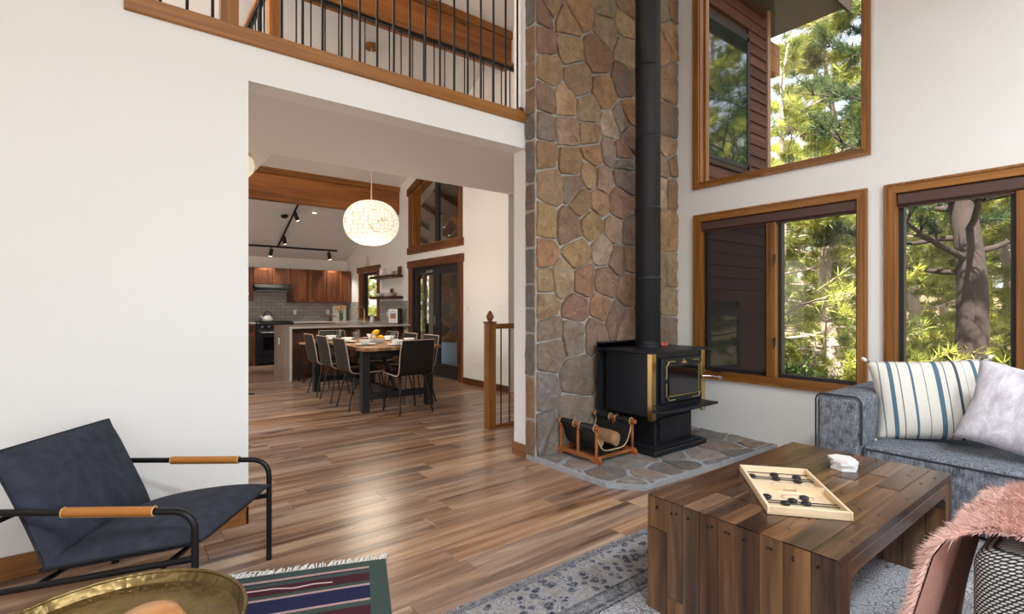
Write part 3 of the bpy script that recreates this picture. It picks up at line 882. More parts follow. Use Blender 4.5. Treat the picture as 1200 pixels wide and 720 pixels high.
# ================================================================== rugs
def rug_mat(name):
    m, n, b, out = mat_new(name)
    mp = coords(n)
    sep = N(n, 'ShaderNodeSeparateXYZ'); n.links.new(mp.outputs[0], sep.inputs[0])
    # ornamental swirls: distorted voronoi cells and rings
    def vor(scale, feat, dist):
        nz = N(n, 'ShaderNodeTexNoise'); nz.inputs['Scale'].default_value = scale*0.6
        n.links.new(mp.outputs[0], nz.inputs[0])
        vm = N(n, 'ShaderNodeVectorMath', operation='MULTIPLY_ADD'); vm.inputs[1].default_value = (dist,)*3
        n.links.new(nz.outputs[1], vm.inputs[0]); n.links.new(mp.outputs[0], vm.inputs[2])
        v = N(n, 'ShaderNodeTexVoronoi', feature=feat); v.inputs['Scale'].default_value = scale
        n.links.new(vm.outputs[0], v.inputs['Vector']); return v
    v1 = vor(30, 'DISTANCE_TO_EDGE', 0.05); v2 = vor(17, 'F1', 0.06); v3 = vor(60, 'F1', 0.02)
    sn = N(n, 'ShaderNodeMath', operation='MULTIPLY'); sn.inputs[1].default_value = 34; n.links.new(v2.outputs[0], sn.inputs[0])
    sn2 = N(n, 'ShaderNodeMath', operation='SINE'); n.links.new(sn.outputs[0], sn2.inputs[0])
    r1 = ramp(n, [(0.0, rgb(70,72,84)), (0.04, rgb(96,98,108)), (0.09, rgb(196,197,203)), (0.4, rgb(172,166,162))])
    n.links.new(v1.outputs[0], r1.inputs[0])
    r2 = ramp(n, [(0.0, rgb(208,209,214)), (0.55, rgb(186,187,194)), (0.72, rgb(112,108,112)), (0.86, rgb(76,78,92)), (1.0, rgb(146,122,106))])
    mr = N(n, 'ShaderNodeMapRange'); mr.inputs['From Min'].default_value = -1; n.links.new(sn2.outputs[0], mr.inputs['Value'])
    n.links.new(mr.outputs[0], r2.inputs[0])
    big = N(n, 'ShaderNodeTexNoise'); big.inputs['Scale'].default_value = 3.2; big.inputs['Detail'].default_value = 5; n.links.new(mp.outputs[0], big.inputs[0])
    rb = ramp(n, [(0.42, (0,0,0,1)), (0.58, (1,1,1,1))]); n.links.new(big.outputs[0], rb.inputs[0])
    field = N(n, 'ShaderNodeMix', data_type='RGBA'); n.links.new(rb.outputs[0], field.inputs[0]); n.links.new(r1.outputs[0], field.inputs[6]); n.links.new(r2.outputs[0], field.inputs[7])
    # small pale/dark speckle
    sp = ramp(n, [(0.12, (0.35,0.35,0.38,1)), (0.4, (1,1,1,1))]); n.links.new(v3.outputs[0], sp.inputs[0])
    f2 = N(n, 'ShaderNodeMix', data_type='RGBA', blend_type='MULTIPLY'); f2.inputs[0].default_value = 0.55
    n.links.new(field.outputs[2], f2.inputs[6]); n.links.new(sp.outputs[0], f2.inputs[7])
    # border: distance to the rug edge
    def absdiff(sock, half):
        a = N(n, 'ShaderNodeMath', operation='ABSOLUTE'); n.links.new(sock, a.inputs[0])
        s = N(n, 'ShaderNodeMath', operation='SUBTRACT'); s.inputs[0].default_value = half; n.links.new(a.outputs[0], s.inputs[1]); return s.outputs[0]
    mn = N(n, 'ShaderNodeMath', operation='MINIMUM'); n.links.new(absdiff(sep.outputs[0], 1.55), mn.inputs[0]); n.links.new(absdiff(sep.outputs[1], 1.195), mn.inputs[1])
    bands = ramp(n, [(0.0, rgb(196,194,192)), (0.012, rgb(150,150,156)), (0.05, rgb(255,255,255)), (0.285, rgb(60,60,66)), (0.30, rgb(176,176,178)), (0.345, rgb(70,70,76)), (0.36, rgb(190,190,190)), (0.375, rgb(66,66,72)), (0.385, rgb(255,255,255))], 'CONSTANT')
    n.links.new(mn.outputs[0], bands.inputs[0])
    f3 = N(n, 'ShaderNodeMix', data_type='RGBA', blend_type='MULTIPLY'); f3.inputs[0].default_value = 0.9
    n.links.new(f2.outputs[2], f3.inputs[6]); n.links.new(bands.outputs[0], f3.inputs[7])
    # inside the main border: dark blossoms on brownish grey
    v4 = vor(21, 'F1', 0.07); r4 = ramp(n, [(0.0, rgb(186,180,174)), (0.07, rgb(150,140,134)), (0.10, rgb(40,44,60)), (0.38, rgb(54,58,74)), (0.43, rgb(190,190,194)), (0.50, rgb(86,86,96)), (0.56, rgb(170,166,164)), (0.8, rgb(150,142,136))])
    n.links.new(v4.outputs[0], r4.inputs[0])
    f4 = N(n, 'ShaderNodeMix', data_type='RGBA', blend_type='MULTIPLY'); f4.inputs[0].default_value = 0.5
    n.links.new(r4.outputs[0], f4.inputs[6]); n.links.new(sp.outputs[0], f4.inputs[7])
    sel = ramp(n, [(0.0, (0,0,0,1)), (0.05, (1,1,1,1)), (0.285, (0,0,0,1))], 'CONSTANT'); n.links.new(mn.outputs[0], sel.inputs[0])
    f5 = N(n, 'ShaderNodeMix', data_type='RGBA'); n.links.new(sel.outputs[0], f5.inputs[0]); n.links.new(f3.outputs[2], f5.inputs[6]); n.links.new(f4.outputs[2], f5.inputs[7])
    # worn, faded patches
    wn = N(n, 'ShaderNodeTexNoise'); wn.inputs['Scale'].default_value = 38; wn.inputs['Detail'].default_value = 6; wn.inputs['Roughness'].default_value = 0.8; n.links.new(mp.outputs[0], wn.inputs[0])
    wr = ramp(n, [(0.44, (0,0,0,1)), (0.62, (0.5,0.5,0.5,1))]); n.links.new(wn.outputs[0], wr.inputs[0])
    f6 = N(n, 'ShaderNodeMix', data_type='RGBA'); f6.inputs[7].default_value = rgb(176,176,182); n.links.new(wr.outputs[0], f6.inputs[0]); n.links.new(f5.outputs[2], f6.inputs[6])
    n.links.new(mult(n, f6.outputs[2], big.outputs[0], 0.45, 1.05), b.inputs['Base Color'])
    b.inputs['Roughness'].default_value = 0.95
    fz = N(n, 'ShaderNodeTexNoise'); fz.inputs['Scale'].default_value = 220; n.links.new(mp.outputs[0], fz.inputs[0]); bump(n, b, fz.outputs[0], 0.5, 0.004)
    return m
RZ = 0.0095
m = MB(); m.box(-1.55,1.55,-1.195,1.195,0,0.008,0.003)
tag(m.build('area_rug', rug_mat('persian_rug'), loc=(2.45,0.595,0.0005)), 'large grey and navy oriental rug under the coffee table', 'rug')

def kilim_mat():
    m, n, b, out = mat_new('kilim_weave')
    mp = coords(n); sep = N(n, 'ShaderNodeSeparateXYZ'); n.links.new(mp.outputs[0], sep.inputs[0])
    green = rgb(62,80,74); pink = rgb(196,160,156); burg = rgb(70,18,36); navy = rgb(24,28,74); dark = rgb(42,46,54)
    # along the length (local y, 0 at the fringed end going negative): stripes
    mr = N(n, 'ShaderNodeMapRange'); mr.inputs['From Min'].default_value = 0; mr.inputs['From Max'].default_value = -0.8; n.links.new(sep.outputs[1], mr.inputs['Value'])
    f = lambda d: d/0.8
    st_ = [(0, green), (f(.055), pink), (f(.072), dark), (f(.085), green), (f(.115), burg), (f(.185), green), (f(.21), pink), (f(.228), navy), (f(.33), pink), (f(.345), green), (f(.38), burg), (f(.45), green), (f(.48), pink), (f(.5), navy), (f(.62), pink), (f(.635), green)]
    rp = ramp(n, st_, 'CONSTANT'); n.links.new(mr.outputs[0], rp.inputs[0])
    # side selvedge: plain green
    a = N(n, 'ShaderNodeMath', operation='GREATER_THAN'); a.inputs[1].default_value = 0.49; ab = N(n, 'ShaderNodeMath', operation='ABSOLUTE'); n.links.new(sep.outputs[0], ab.inputs[0]); n.links.new(ab.outputs[0], a.inputs[0])
    mx = N(n, 'ShaderNodeMix', data_type='RGBA'); mx.inputs[7].default_value = green; n.links.new(a.outputs[0], mx.inputs[0]); n.links.new(rp.outputs[0], mx.inputs[6])
    t = N(n, 'ShaderNodeTexNoise'); t.inputs['Scale'].default_value = 120; n.links.new(mp.outputs[0], t.inputs[0])
    n.links.new(mult(n, mx.outputs[2], t.outputs[0], 0.65, 1.35), b.inputs['Base Color'])
    b.inputs['Roughness'].default_value = 0.95
    wv = N(n, 'ShaderNodeTexWave'); wv.inputs['Scale'].default_value = 90; n.links.new(mp.outputs[0], wv.inputs[0]); bump(n, b, wv.outputs[0], 0.5, 0.003)
    return m
kang = math.atan2(-0.231, 0.606)      # direction of the fringed end, left to right
kx = Vector((math.cos(kang), math.sin(kang), 0)); ky = Vector((-math.sin(kang), math.cos(kang), 0))
kc = Vector((1.036, 2.354, 0.0005)) - kx*0.57
kil = thing('kilim_rug', 'green striped flatweave rug with white fringe under armchair', 'rug', kc, kang)
m = MB(); m.grid(lambda u, v: (-0.57+1.14*u, -0.80*v, 0.007+0.0015*math.sin(u*9)*math.sin(v*5)), 20, 14); m.box(-0.57,0.57,-0.80,0,0,0.005)
m.build('weave', kilim_mat(), kil)
M['pinkyarn'] = plain('pale_pink_yarn', rgb(200,168,164), 0.9); M['fringe'] = plain('white_cotton', rgb(232,228,222), 0.9)
rg = random.Random(4)
m = MB(); m.tube([(-0.55+0.08*i, -0.155+rg.uniform(-0.015,0.02), 0.0085) for i in range(12)], 0.0035, 5); m.build('zigzag_thread', M['pinkyarn'], kil)
fm = MB()
for i in range(120):
    x = -0.565 + 1.13*i/119; l = rg.uniform(0.025,0.06); dx = rg.uniform(-0.012,0.03)
    fm.tube([(x,-0.004,0.006),(x+dx*0.5,l*0.5,0.010+rg.uniform(0,.004)),(x+dx,l,0.004)], [0.0032,0.0036,0.0018], 5)
fo = fm.build('fringe', M['fringe'], kil); fo['kind'] = 'stuff'

# ================================================================== coffee table
M['reclaimed'] = wood('reclaimed_pine_x', rgb(40,24,15), rgb(92,62,42), rgb(136,100,70), 'x', 0.26, 16, 0.07, 0.14, 0.35, knots=True, huevar=0.16)
M['reclaimed_z'] = wood('reclaimed_pine_z', rgb(40,24,15), rgb(92,62,40), rgb(136,100,66), 'z', 0.45, 16, 0.07, 0.15, 0.35, knots=True, huevar=0.16)
M['nail'] = plain('dark_nail', rgb(20,16,14), 0.6)
TX0, TX1, TY0, TY1, TZ = 1.72, 3.04, 0.615, 1.315, 0.472
ct = thing('coffee_table', 'reclaimed plank waterfall coffee table on the oriental rug', 'coffee table', ((TX0+TX1)/2, (TY0+TY1)/2, RZ))
ctl, ctw, cth = (TX1-TX0)/2, (TY1-TY0)/2, TZ-RZ
rg = random.Random(21)
seams = [0, 0.095, 0.165, 0.235, 0.31, 0.375, 0.46, 0.54, 0.625, 0.70]    # from the far edge
seams = [ctw - s for s in seams][::-1]
TH = 0.085; TB = 0.032
for k in range(9):
    ya, yb = seams[k]+0.0012, seams[k+1]-0.0012
    # top boards, each row split once or twice, mitred onto the end boards
    cuts = [-ctl] + sorted(rg.sample([-0.42,-0.3,-0.12,0.05,0.2,0.36,0.5], 2 if k % 2 else 1)) + [ctl]
    for a, b_ in zip(cuts[:-1], cuts[1:]):
        zt = cth + rg.uniform(-0.002, 0.0)
        p = [(a+(0.002 if a == -ctl else 0.001), zt), (b_-(0.002 if b_ == ctl else 0.001), zt), (b_-(TB if b_ == ctl else 0.001), cth-TB), (a+(TB if a == -ctl else 0.001), cth-TB)]
        MB().prism(p, ya, yb, 'xz').build('top_board', M['reclaimed'], ct)
    for sx in (-1, 1):
        zc = [0, cth-TB-0.001]
        if rg.random() < 0.35: zc = [0, rg.choice([0.08, 0.1, cth-0.13]), cth-TB-0.001]
        for a, b_ in zip(zc[:-1], zc[1:]):
            d = rg.uniform(0, 0.0025)
            p = [(ctl-d, a+0.001), (ctl-0.10, a+0.001), (ctl-0.10, b_-0.001), (ctl-d, b_-0.001)]
            if b_ > cth-TB-0.01: p = p[:3] + [(ctl-TB, b_-0.001), (ctl-d, cth-0.004)]
            MB().prism([(sx*q[0], q[1]) for q in p], ya, yb, 'xz').build('end_board', M['reclaimed_z'], ct)
for sy in (-1, 1):
    y_ = sorted([sy*(ctw-0.0012), sy*(ctw-0.06)])
    B(-ctl+0.1, ctl-0.1, y_[0], y_[1], cth-TH, cth-TB-0.0005, 0.002).build('apron', M['reclaimed'], ct)
# rounded inner corners on both long sides
for sy in (-1, 1):
    for sx in (-1, 1):
        q = 0.06; xi = sx*(ctl-0.10); pts = [(xi, cth-TH), (xi - sx*q, cth-TH)]
        for i in range(1, 7):
            a = i/6*PI/2
            pts.append((xi - sx*q*(1-math.sin(a)), cth-TH-q*(1-math.cos(a))))
        y0 = sy*ctw
        MB().prism(pts, y0-sy*0.001, y0-sy*0.06, 'xz').build('corner_bracket', M['reclaimed'], ct)
nm = MB()
for k in range(9):
    ym_ = (seams[k]+seams[k+1])/2
    for j in range(5):
        x = rg.uniform(-ctl+0.05, ctl-0.05); y = ym_ + rg.uniform(-0.02,0.02)
        nm.lathe([(0.0045,0.0005),(0.004,0.0018),(0.0,0.0018)], 7, (x,y,cth-0.001))
    for z in (cth-0.04, cth-0.045+rg.uniform(-.005,.005)):
        nm.lathe([(0.005,0),(0.0045,0.002),(0,0.002)], 7, M=Matrix.Translation((-ctl+0.0005, ym_+rg.uniform(-0.02,0.02), z)) @ Matrix.Rotation(R(-90),4,'Y'))
no = nm.build('nail_heads', M['nail'], ct); no['kind'] = 'stuff'

# ---- sling puck game
M['birch'] = wood('birch_board', rgb(206,176,138), rgb(226,200,164), rgb(238,216,184), 'x', 0.5, 12, 0.06, 0.03)
M['elastic'] = plain('black_elastic', rgb(26,24,26), 0.6)
M['puck'] = plain('black_puck', rgb(28,30,36), 0.35)
M['print'] = plain('red_print', rgb(176,110,90), 0.6); M['print2'] = plain('dark_print', rgb(90,84,84), 0.6)
TT = TZ + 0.001
gang = math.atan2(0.318, 0.396)
gb = thing('puck_board_game', 'pale wooden sling puck game tray on the coffee table', 'board game', (2.19, 0.962, TT), gang)
gl_, gw_ = 0.255, 0.142
B(-gl_,gl_,-gw_,gw_,0,0.006).build('deck', M['birch'], gb)
for (a, b_, c_, d_) in ((-gl_,gl_,-gw_,-gw_+0.012),(-gl_,gl_,gw_-0.012,gw_),(-gl_,-gl_+0.012,-gw_+0.012,gw_-0.012),(gl_-0.012,gl_,-gw_+0.012,gw_-0.012)):
    B(a,b_,c_,d_,0,0.03,0.0015).build('rim', M['birch'], gb)
m = MB(); m.box(-0.006,0.006,-gw_+0.012,-0.024,0.006,0.028); m.box(-0.006,0.006,0.024,gw_-0.012,0.006,0.028); m.box(-0.006,0.006,-0.024,0.024,0.021,0.028)
m.build('divider', M['birch'], gb)
for x in (-0.215, -0.165, -0.14, 0.21, 0.15, 0.125):
    MB().tube([(x,-gw_+0.012,0.012),(x,gw_-0.012,0.012)], 0.0022, 6).build('elastic_cord', M['elastic'], gb)
m = MB()
for sgn in (1, -1):
    m.tube([(0.075*sgn+0.03*math.cos(a*PI/8), 0.06*math.sin(a*PI/8)-0.01, 0.0068) for a in range(16)], 0.0011, 4, closed=True)
m.build('printed_ring', M['print'], gb)
m = MB()
for i in range(9): m.box(0.045+0.004*(i%3), 0.06+0.004*(i%2), -0.05+i*0.0115, -0.042+i*0.0115, 0.006, 0.0066)
m.build('printed_mark', M['print2'], gb)
pk0 = MB().lathe([(0.0,0),(0.014,0),(0.0175,0.003),(0.0175,0.009),(0.014,0.012),(0.0,0.012)], 20).mesh('puck', 40)
rot = Matrix.Rotation(gang, 4, 'Z')
def board_px(u, v, z):
    d = (EYE-z)*596/(v-360); r = (u-600)/596*d
    return (0.6115*d+0.7912*r, 0.7912*d-0.6115*r)
spots = [(202,275),(375,266),(390,297),(545,287),(556,318),(318,432),(462,484),(515,466),(604,444),(622,487)]
for i, (a, b_) in enumerate(spots):
    u, v = 850+a/6.544, 515+b_/6.544
    x, y = board_px(u, v+1, TT+0.012)
    o = link('game_puck', pk0, M['puck'], None, (x, y, TT+0.0065))
    where = ('lying alone', 'of the middle pair', 'of the middle pair', 'of the pair nearer the coasters', 'of the pair nearer the coasters')[i % 5]
    tag(o, 'black puck %s, game tray half %s the stove' % (where, 'towards' if i < 5 else 'away from'), 'puck', 'black pucks on the game tray')

# ---- marble coasters
M['marble'] = plain('white_marble', rgb(238,236,234), 0.3, noise=0.05, nscale=9)
zc = TT
order = ['bottom', 'second', 'third', 'top']
for i, (dx, dy, rz) in enumerate(((0.0,0.0,0.2),(0.006,0.004,0.6),(-0.004,-0.004,0.1),(-0.006,0.008,0.75))):
    m = MB(); rr = 0.058
    m.prism([(rr*math.cos(k*PI/3), rr*math.sin(k*PI/3)) for k in range(6)], 0, 0.0125, 'xy')
    o = m.build('marble_coaster', M['marble'], loc=(2.72+dx, 0.945+dy, zc), rz=rz); zc += 0.0135
    tag(o, ['white hexagonal coaster at the bottom of the stack on coffee table', 'white hexagonal coaster second from the bottom of the stack', 'white hexagonal coaster just below the top one of the stack', 'white hexagonal coaster on top of the stack on coffee table'][i], 'coaster', 'stacked marble coasters')
# ================================================================== sofa, pillows
def tweed(name, c1, c2, scale=260):
    m, n, b, out = mat_new(name)
    mp = coords(n, (1,1,1))
    t1 = N(n, 'ShaderNodeTexNoise'); t1.inputs['Scale'].default_value = scale*0.5; t1.inputs['Detail'].default_value = 2
    mpa = coords(n, (0.12,1,1)); mpb = coords(n, (1,0.12,0.12)); mpc = coords(n, (1,1,0.1))
    outs = []
    for q in (mpa, mpb, mpc):
        t = N(n, 'ShaderNodeTexNoise'); t.inputs['Scale'].default_value = scale; t.inputs['Detail'].default_value = 2
        n.links.new(q.outputs[0], t.inputs[0]); outs.append(t)
    a = N(n, 'ShaderNodeMath', operation='ADD'); n.links.new(outs[0].outputs[0], a.inputs[0]); n.links.new(outs[1].outputs[0], a.inputs[1])
    a2 = N(n, 'ShaderNodeMath', operation='ADD'); n.links.new(a.outputs[0], a2.inputs[0]); n.links.new(outs[2].outputs[0], a2.inputs[1])
    dv = N(n, 'ShaderNodeMath', operation='DIVIDE'); dv.inputs[1].default_value = 3; n.links.new(a2.outputs[0], dv.inputs[0])
    rp = ramp(n, [(0.38, c1), (0.62, c2)]); n.links.new(dv.outputs[0], rp.inputs[0])
    n.links.new(rp.outputs[0], b.inputs['Base Color']); b.inputs['Roughness'].default_value = 0.95
    b.inputs['Specular IOR Level'].default_value = 0.2
    bump(n, b, dv.outputs[0], 0.5, 0.004)
    return m
M['sofa'] = tweed('grey_tweed', rgb(62,66,74), rgb(146,150,158), 170)
M['piping'] = plain('dark_piping', rgb(48,50,56), 0.9)
sf = thing('sofa', 'grey tweed sofa with square arm under the windows', 'sofa', (4.02, 0.1, RZ))
def W2L(o, x, y, z): return (x-o.location.x, y-o.location.y, z-o.location.z)
def LB(o, name, x0,x1,y0,y1,z0,z1, mat, bev=0.0, seg=1, smooth=False):
    l = o.location
    return B(x0-l.x,x1-l.x,y0-l.y,y1-l.y,z0-l.z,z1-l.z,bev,seg).build(name, mat, o, smooth=smooth)
SFX = 3.55
LB(sf, 'base', SFX+0.03, 4.46, -1.35, 1.14, 0.03, 0.12, M['sofa'], 0.01)
for (ya, yb) in ((0.02, 1.138), (-1.11, 0.018)):
    LB(sf, 'seat_cushion', SFX-0.01, 4.25, ya, yb, 0.06, 0.415, M['sofa'], 0.04, 4, True)
    l = sf.location
    m = MB(); m.tube([W2L(sf, SFX-0.008, y, 0.388) for y in (ya+0.03, ya+(yb-ya)/2, yb-0.03)] + [W2L(sf, SFX+0.03, yb-0.003, 0.385), W2L(sf, 3.9, yb-0.001, 0.385)], 0.006, 6); m.build('piping', M['piping'], sf)
for (ya, yb) in ((1.14, 1.40), (-1.38, -1.12)):
    am = LB(sf, 'arm', SFX, 4.48, ya, yb, 0.05, 0.69, M['sofa'], 0.05, 4, True)
    pts = []
    for (cy_, cz_, a0) in ((yb-0.045, 0.645, 0), (ya+0.045, 0.645, 90)):
        for i in range(5):
            a = R(a0 + 90*i/4); pts.append(W2L(sf, SFX+0.008, cy_+0.043*math.cos(a), cz_+0.043*math.sin(a)))
    pts = [W2L(sf, SFX+0.008, yb-0.002, 0.08)] + pts + [W2L(sf, SFX+0.008, ya+0.002, 0.40)]
    m = MB(); m.tube(pts, 0.006, 6); m.build('piping', M['piping'], am)
LB(sf, 'back', 4.24, 4.50, -1.38, 1.40, 0.05, 0.66, M['sofa'], 0.05, 4, True)
for y in (-1.2, 1.2):
    for x in (3.62, 4.42): LB(sf, 'foot', x-0.025,x+0.025,y-0.025,y+0.025, RZ, 0.055, M['black_matte'])

def pillow_mesh(w, h, t, seed=0, nu=24):
    rg = random.Random(seed)
    def fn(sgn):
        def g(u, v):
            a, b_ = -1+2*u, -1+2*v
            # edges pulled in between the corners
            px = a*(1-0.07*(1-abs(b_))**1 * abs(a)**3)*w/2*(1-0.05*(1-b_*b_)*abs(a))
            py = b_*(1-0.05*(1-a*a)*abs(b_))*h/2
            th = t/2*max(0.0, (1-abs(a)**2.6)*(1-abs(b_)**2.6))**0.55
            th *= 1 + 0.06*math.sin(3*a+seed)*math.cos(2.5*b_+seed)
            return (px, sgn*th, py)
        return g
    m = MB(); m.grid(fn(-1), nu, nu); m.grid(fn(1), nu, nu)
    me = m.mesh('pillow', True)
    bm = bmesh.new(); bm.from_mesh(me); bmesh.ops.remove_doubles(bm, verts=bm.verts, dist=0.0005); bmesh.ops.recalc_face_normals(bm, faces=bm.faces); bm.to_mesh(me); bm.free()
    return me
def stripe_mat():
    m, n, b, out = mat_new('striped_linen')
    mp = coords(n); sep = N(n, 'ShaderNodeSeparateXYZ'); n.links.new(mp.outputs[0], sep.inputs[0])
    mr = N(n, 'ShaderNodeMapRange'); mr.inputs['From Min'].default_value = -0.31; mr.inputs['From Max'].default_value = 0.31; n.links.new(sep.outputs[0], mr.inputs['Value'])
    cream = rgb(226,222,212); blue = rgb(84,112,130); grey = rgb(140,142,142); dk = rgb(74,84,96)
    tot = 620.0
    def stripes():
        st_ = [(0.0, cream)]
        for (a, w_, c_) in ((50,6,grey),(95,22,blue),(146,5,dk),(205,11,blue),(212,4,dk),(270,4,grey),(325,24,blue),(374,5,dk),(425,15,dk),(470,4,grey),(515,20,blue),(565,6,dk)):
            st_.append((a/tot, c_)); st_.append(((a+w_)/tot, cream))
        return st_
    rp = ramp(n, stripes(), 'CONSTANT'); n.links.new(mr.outputs[0], rp.inputs[0])
    t = N(n, 'ShaderNodeTexNoise'); t.inputs['Scale'].default_value = 260; n.links.new(mp.outputs[0], t.inputs[0])
    n.links.new(mult(n, rp.outputs[0], t.outputs[0], 0.8, 1.2), b.inputs['Base Color']); b.inputs['Roughness'].default_value = 0.95
    bump(n, b, t.outputs[0], 0.3, 0.002)
    return m
def velvet_mat():
    m, n, b, out = mat_new('crushed_velvet')
    mp = coords(n, (1,1,0.45))
    t = N(n, 'ShaderNodeTexNoise'); t.inputs['Scale'].default_value = 14; t.inputs['Detail'].default_value = 8; t.inputs['Roughness'].default_value = 0.75; t.inputs['Distortion'].default_value = 0.4
    n.links.new(mp.outputs[0], t.inputs[0])
    rp = ramp(n, [(0.35, rgb(168,160,170)), (0.5, rgb(200,194,202)), (0.66, rgb(228,224,230))]); n.links.new(t.outputs[0], rp.inputs[0])
    n.links.new(rp.outputs[0], b.inputs['Base Color']); b.inputs['Roughness'].default_value = 0.7; b.inputs['Sheen Weight'].default_value = 0.3
    bump(n, b, t.outputs[0], 0.25, 0.01)
    return m
M['stripe'] = stripe_mat(); M['velvet'] = velvet_mat()
def pillow(name, label, w, h, t, mat, loc, yaw, lean, roll, seed, trim=None):
    root = thing(name, label, 'pillow', loc)
    o = link('pillow_cover', pillow_mesh(w, h, t, seed), mat, root)
    o.rotation_euler = (Matrix.Rotation(yaw,4,'Z') @ Matrix.Rotation(lean,4,'X') @ Matrix.Rotation(roll,4,'Y')).to_euler()
    if trim:
        for (a, b_) in ((-1,-1),(1,-1),(1,1),(-1,1)):
            m = MB().lathe([(0.004,0),(0.012,0.01),(0.010,0.03),(0.002,0.036)], 8, M=Matrix.Translation((a*w/2*0.99, 0, b_*h/2*0.99)) @ Matrix.Rotation(a*b_*R(45), 4, 'Y') @ Matrix.Rotation(R(0 if b_ > 0 else 180), 4, 'X'))
            m.build('corner_tassel', trim, o, smooth=True)
    return root
# local -Y of a pillow faces the viewer side; yaw turns -Y to face the room
pillow('striped_pillow', 'cream cushion with blue vertical stripes against the sofa arm', 0.62, 0.50, 0.20, M['stripe'], (3.98, 0.905, 0.665), R(-64), R(-14), R(-4), 2, M['fringe'])
pillow('velvet_pillow', 'pale lilac crushed velvet cushion standing on its corner beside the striped cushion', 0.47, 0.47, 0.17, M['velvet'], (3.80, 0.475, 0.68), R(-78), R(-18), R(15), 3)
pillow('velvet_pillow', 'lilac velvet cushion leaning on the sofa back behind the other lilac one', 0.50, 0.46, 0.17, M['velvet'], (4.05, 0.06, 0.655), R(-88), R(-12), R(-4), 4)

# ================================================================== woven chair with fluffy throw
def weave_mat():
    m, n, b, out = mat_new('black_white_weave')
    mp = coords(n)
    a = N(n, 'ShaderNodeTexChecker'); a.inputs['Scale'].default_value = 150
    mp2 = coords(n, (1,1,0.55)); 
    wv = N(n, 'ShaderNodeTexWave', bands_direction='Z'); wv.inputs['Scale'].default_value = 38; wv.inputs['Distortion'].default_value = 0.6; wv.inputs['Detail'].default_value = 1
    n.links.new(mp.outputs[0], wv.inputs[0])
    wv2 = N(n, 'ShaderNodeTexWave', bands_direction='DIAGONAL'); wv2.inputs['Scale'].default_value = 44; wv2.inputs['Distortion'].default_value = 0.6
    n.links.new(mp.outputs[0], wv2.inputs[0])
    mu = N(n, 'ShaderNodeMath', operation='MULTIPLY'); n.links.new(wv.outputs['Fac'], mu.inputs[0]); n.links.new(wv2.outputs['Fac'], mu.inputs[1])
    rp = ramp(n, [(0.12, rgb(38,36,38)), (0.4, rgb(206,204,200))]); n.links.new(mu.outputs[0], rp.inputs[0])
    n.links.new(rp.outputs[0], b.inputs['Base Color']); b.inputs['Roughness'].default_value = 0.9
    bump(n, b, mu.outputs[0], 0.6, 0.004)
    return m
M['weave'] = weave_mat()
wc = thing('woven_armchair', 'rounded armchair in black and white weave beside the coffee table', 'armchair', (2.15, -0.10, RZ))
LB(wc, 'arm', 1.80, 2.55, 0.12, 0.33, 0.06, 0.60, M['weave'], 0.06, 5, True)
LB(wc, 'arm', 1.80, 2.55, -0.63, -0.42, 0.06, 0.60, M['weave'], 0.06, 5, True)
LB(wc, 'back', 1.80, 2.00, -0.46, 0.16, 0.06, 0.78, M['weave'], 0.06, 5, True)
LB(wc, 'seat_cushion', 1.97, 2.56, -0.425, 0.125, 0.10, 0.43, M['weave'], 0.05, 4, True)
for y in (-0.55, 0.25):
    for x in (1.87, 2.48): LB(wc, 'foot', x-0.02,x+0.02,y-0.02,y+0.02, RZ, 0.07, M['black_matte'])
M['fur'] = plain('pink_fur', rgb(220,178,166), 0.95, noise=0.18, nscale=25)
M['furback'] = plain('pink_fleece', rgb(204,152,136), 0.95, noise=0.12, nscale=60, bmp=0.4)
th_ = thing('throw_blanket', 'fluffy pink throw draped over the arm of the woven armchair', 'throw', (2.15, 0.30, 0.62))
prof = [(0.08, 0.607), (0.14, 0.617), (0.22, 0.622), (0.29, 0.620), (0.342, 0.60), (0.362, 0.55), (0.375, 0.47), (0.395, 0.36), (0.415, 0.25), (0.43, 0.14), (0.44, 0.06)]
def drape(u, v, off=0.0):
    s = v*(len(prof)-1); i = min(int(s), len(prof)-2); f = s-i
    y = prof[i][0]*(1-f)+prof[i+1][0]*f; z = prof[i][1]*(1-f)+prof[i+1][1]*f
    x = 1.80 + 0.62*u - 0.06*v*v*(1-u) + 0.05*(1-v)*(1-u)*(1 if v < 0.4 else 0)
    fold = 0.022*math.sin(u*13+v*2)*min(1, v*2.2)
    if v > 0.36: y += 0.5*fold + 0.022 + off + 0.045*(1-u)*(v-0.36)
    else: z += 0.012 + 0.010*(1+math.sin(u*11)) + off
    return (x-2.15, y-0.30, z-0.62)
m = MB(); m.grid(lambda u, v: drape(u, v), 30, 44); m.grid(lambda u, v: drape(u, v, 0.006), 30, 44)
m.build('throw_cloth', M['furback'], th_, smooth=True)
rg = random.Random(9); vs = []; fs = []
for i in range(26000):
    u, v = rg.random(), rg.random()
    if rg.random() < 0.12: u = rg.random()*0.03
    p = Vector(drape(u, v, 0.006))
    nrm = Vector((0, 0.25+0.75*min(1, max(0, (v-0.25)*3)), 1-0.95*min(1, max(0, (v-0.25)*3))))
    if u < 0.06: nrm += Vector((-0.8,0,0))
    d = (nrm + Vector((rg.uniform(-.8,.8), rg.uniform(-.5,.5), rg.uniform(-.9,.3)))).normalized()
    L = rg.uniform(0.016, 0.046); sd_ = d.orthogonal().normalized()*0.0016
    k = len(vs); vs += [p-sd_, p+sd_, p+d*L+Vector((0,0,-0.25*L))]; fs.append((k, k+1, k+2))
m = MB(); m.v = [tuple(q) for q in vs]; m.f = fs
o = m.build('fur_pile', M['fur'], th_, fix=False); o['kind'] = 'stuff'

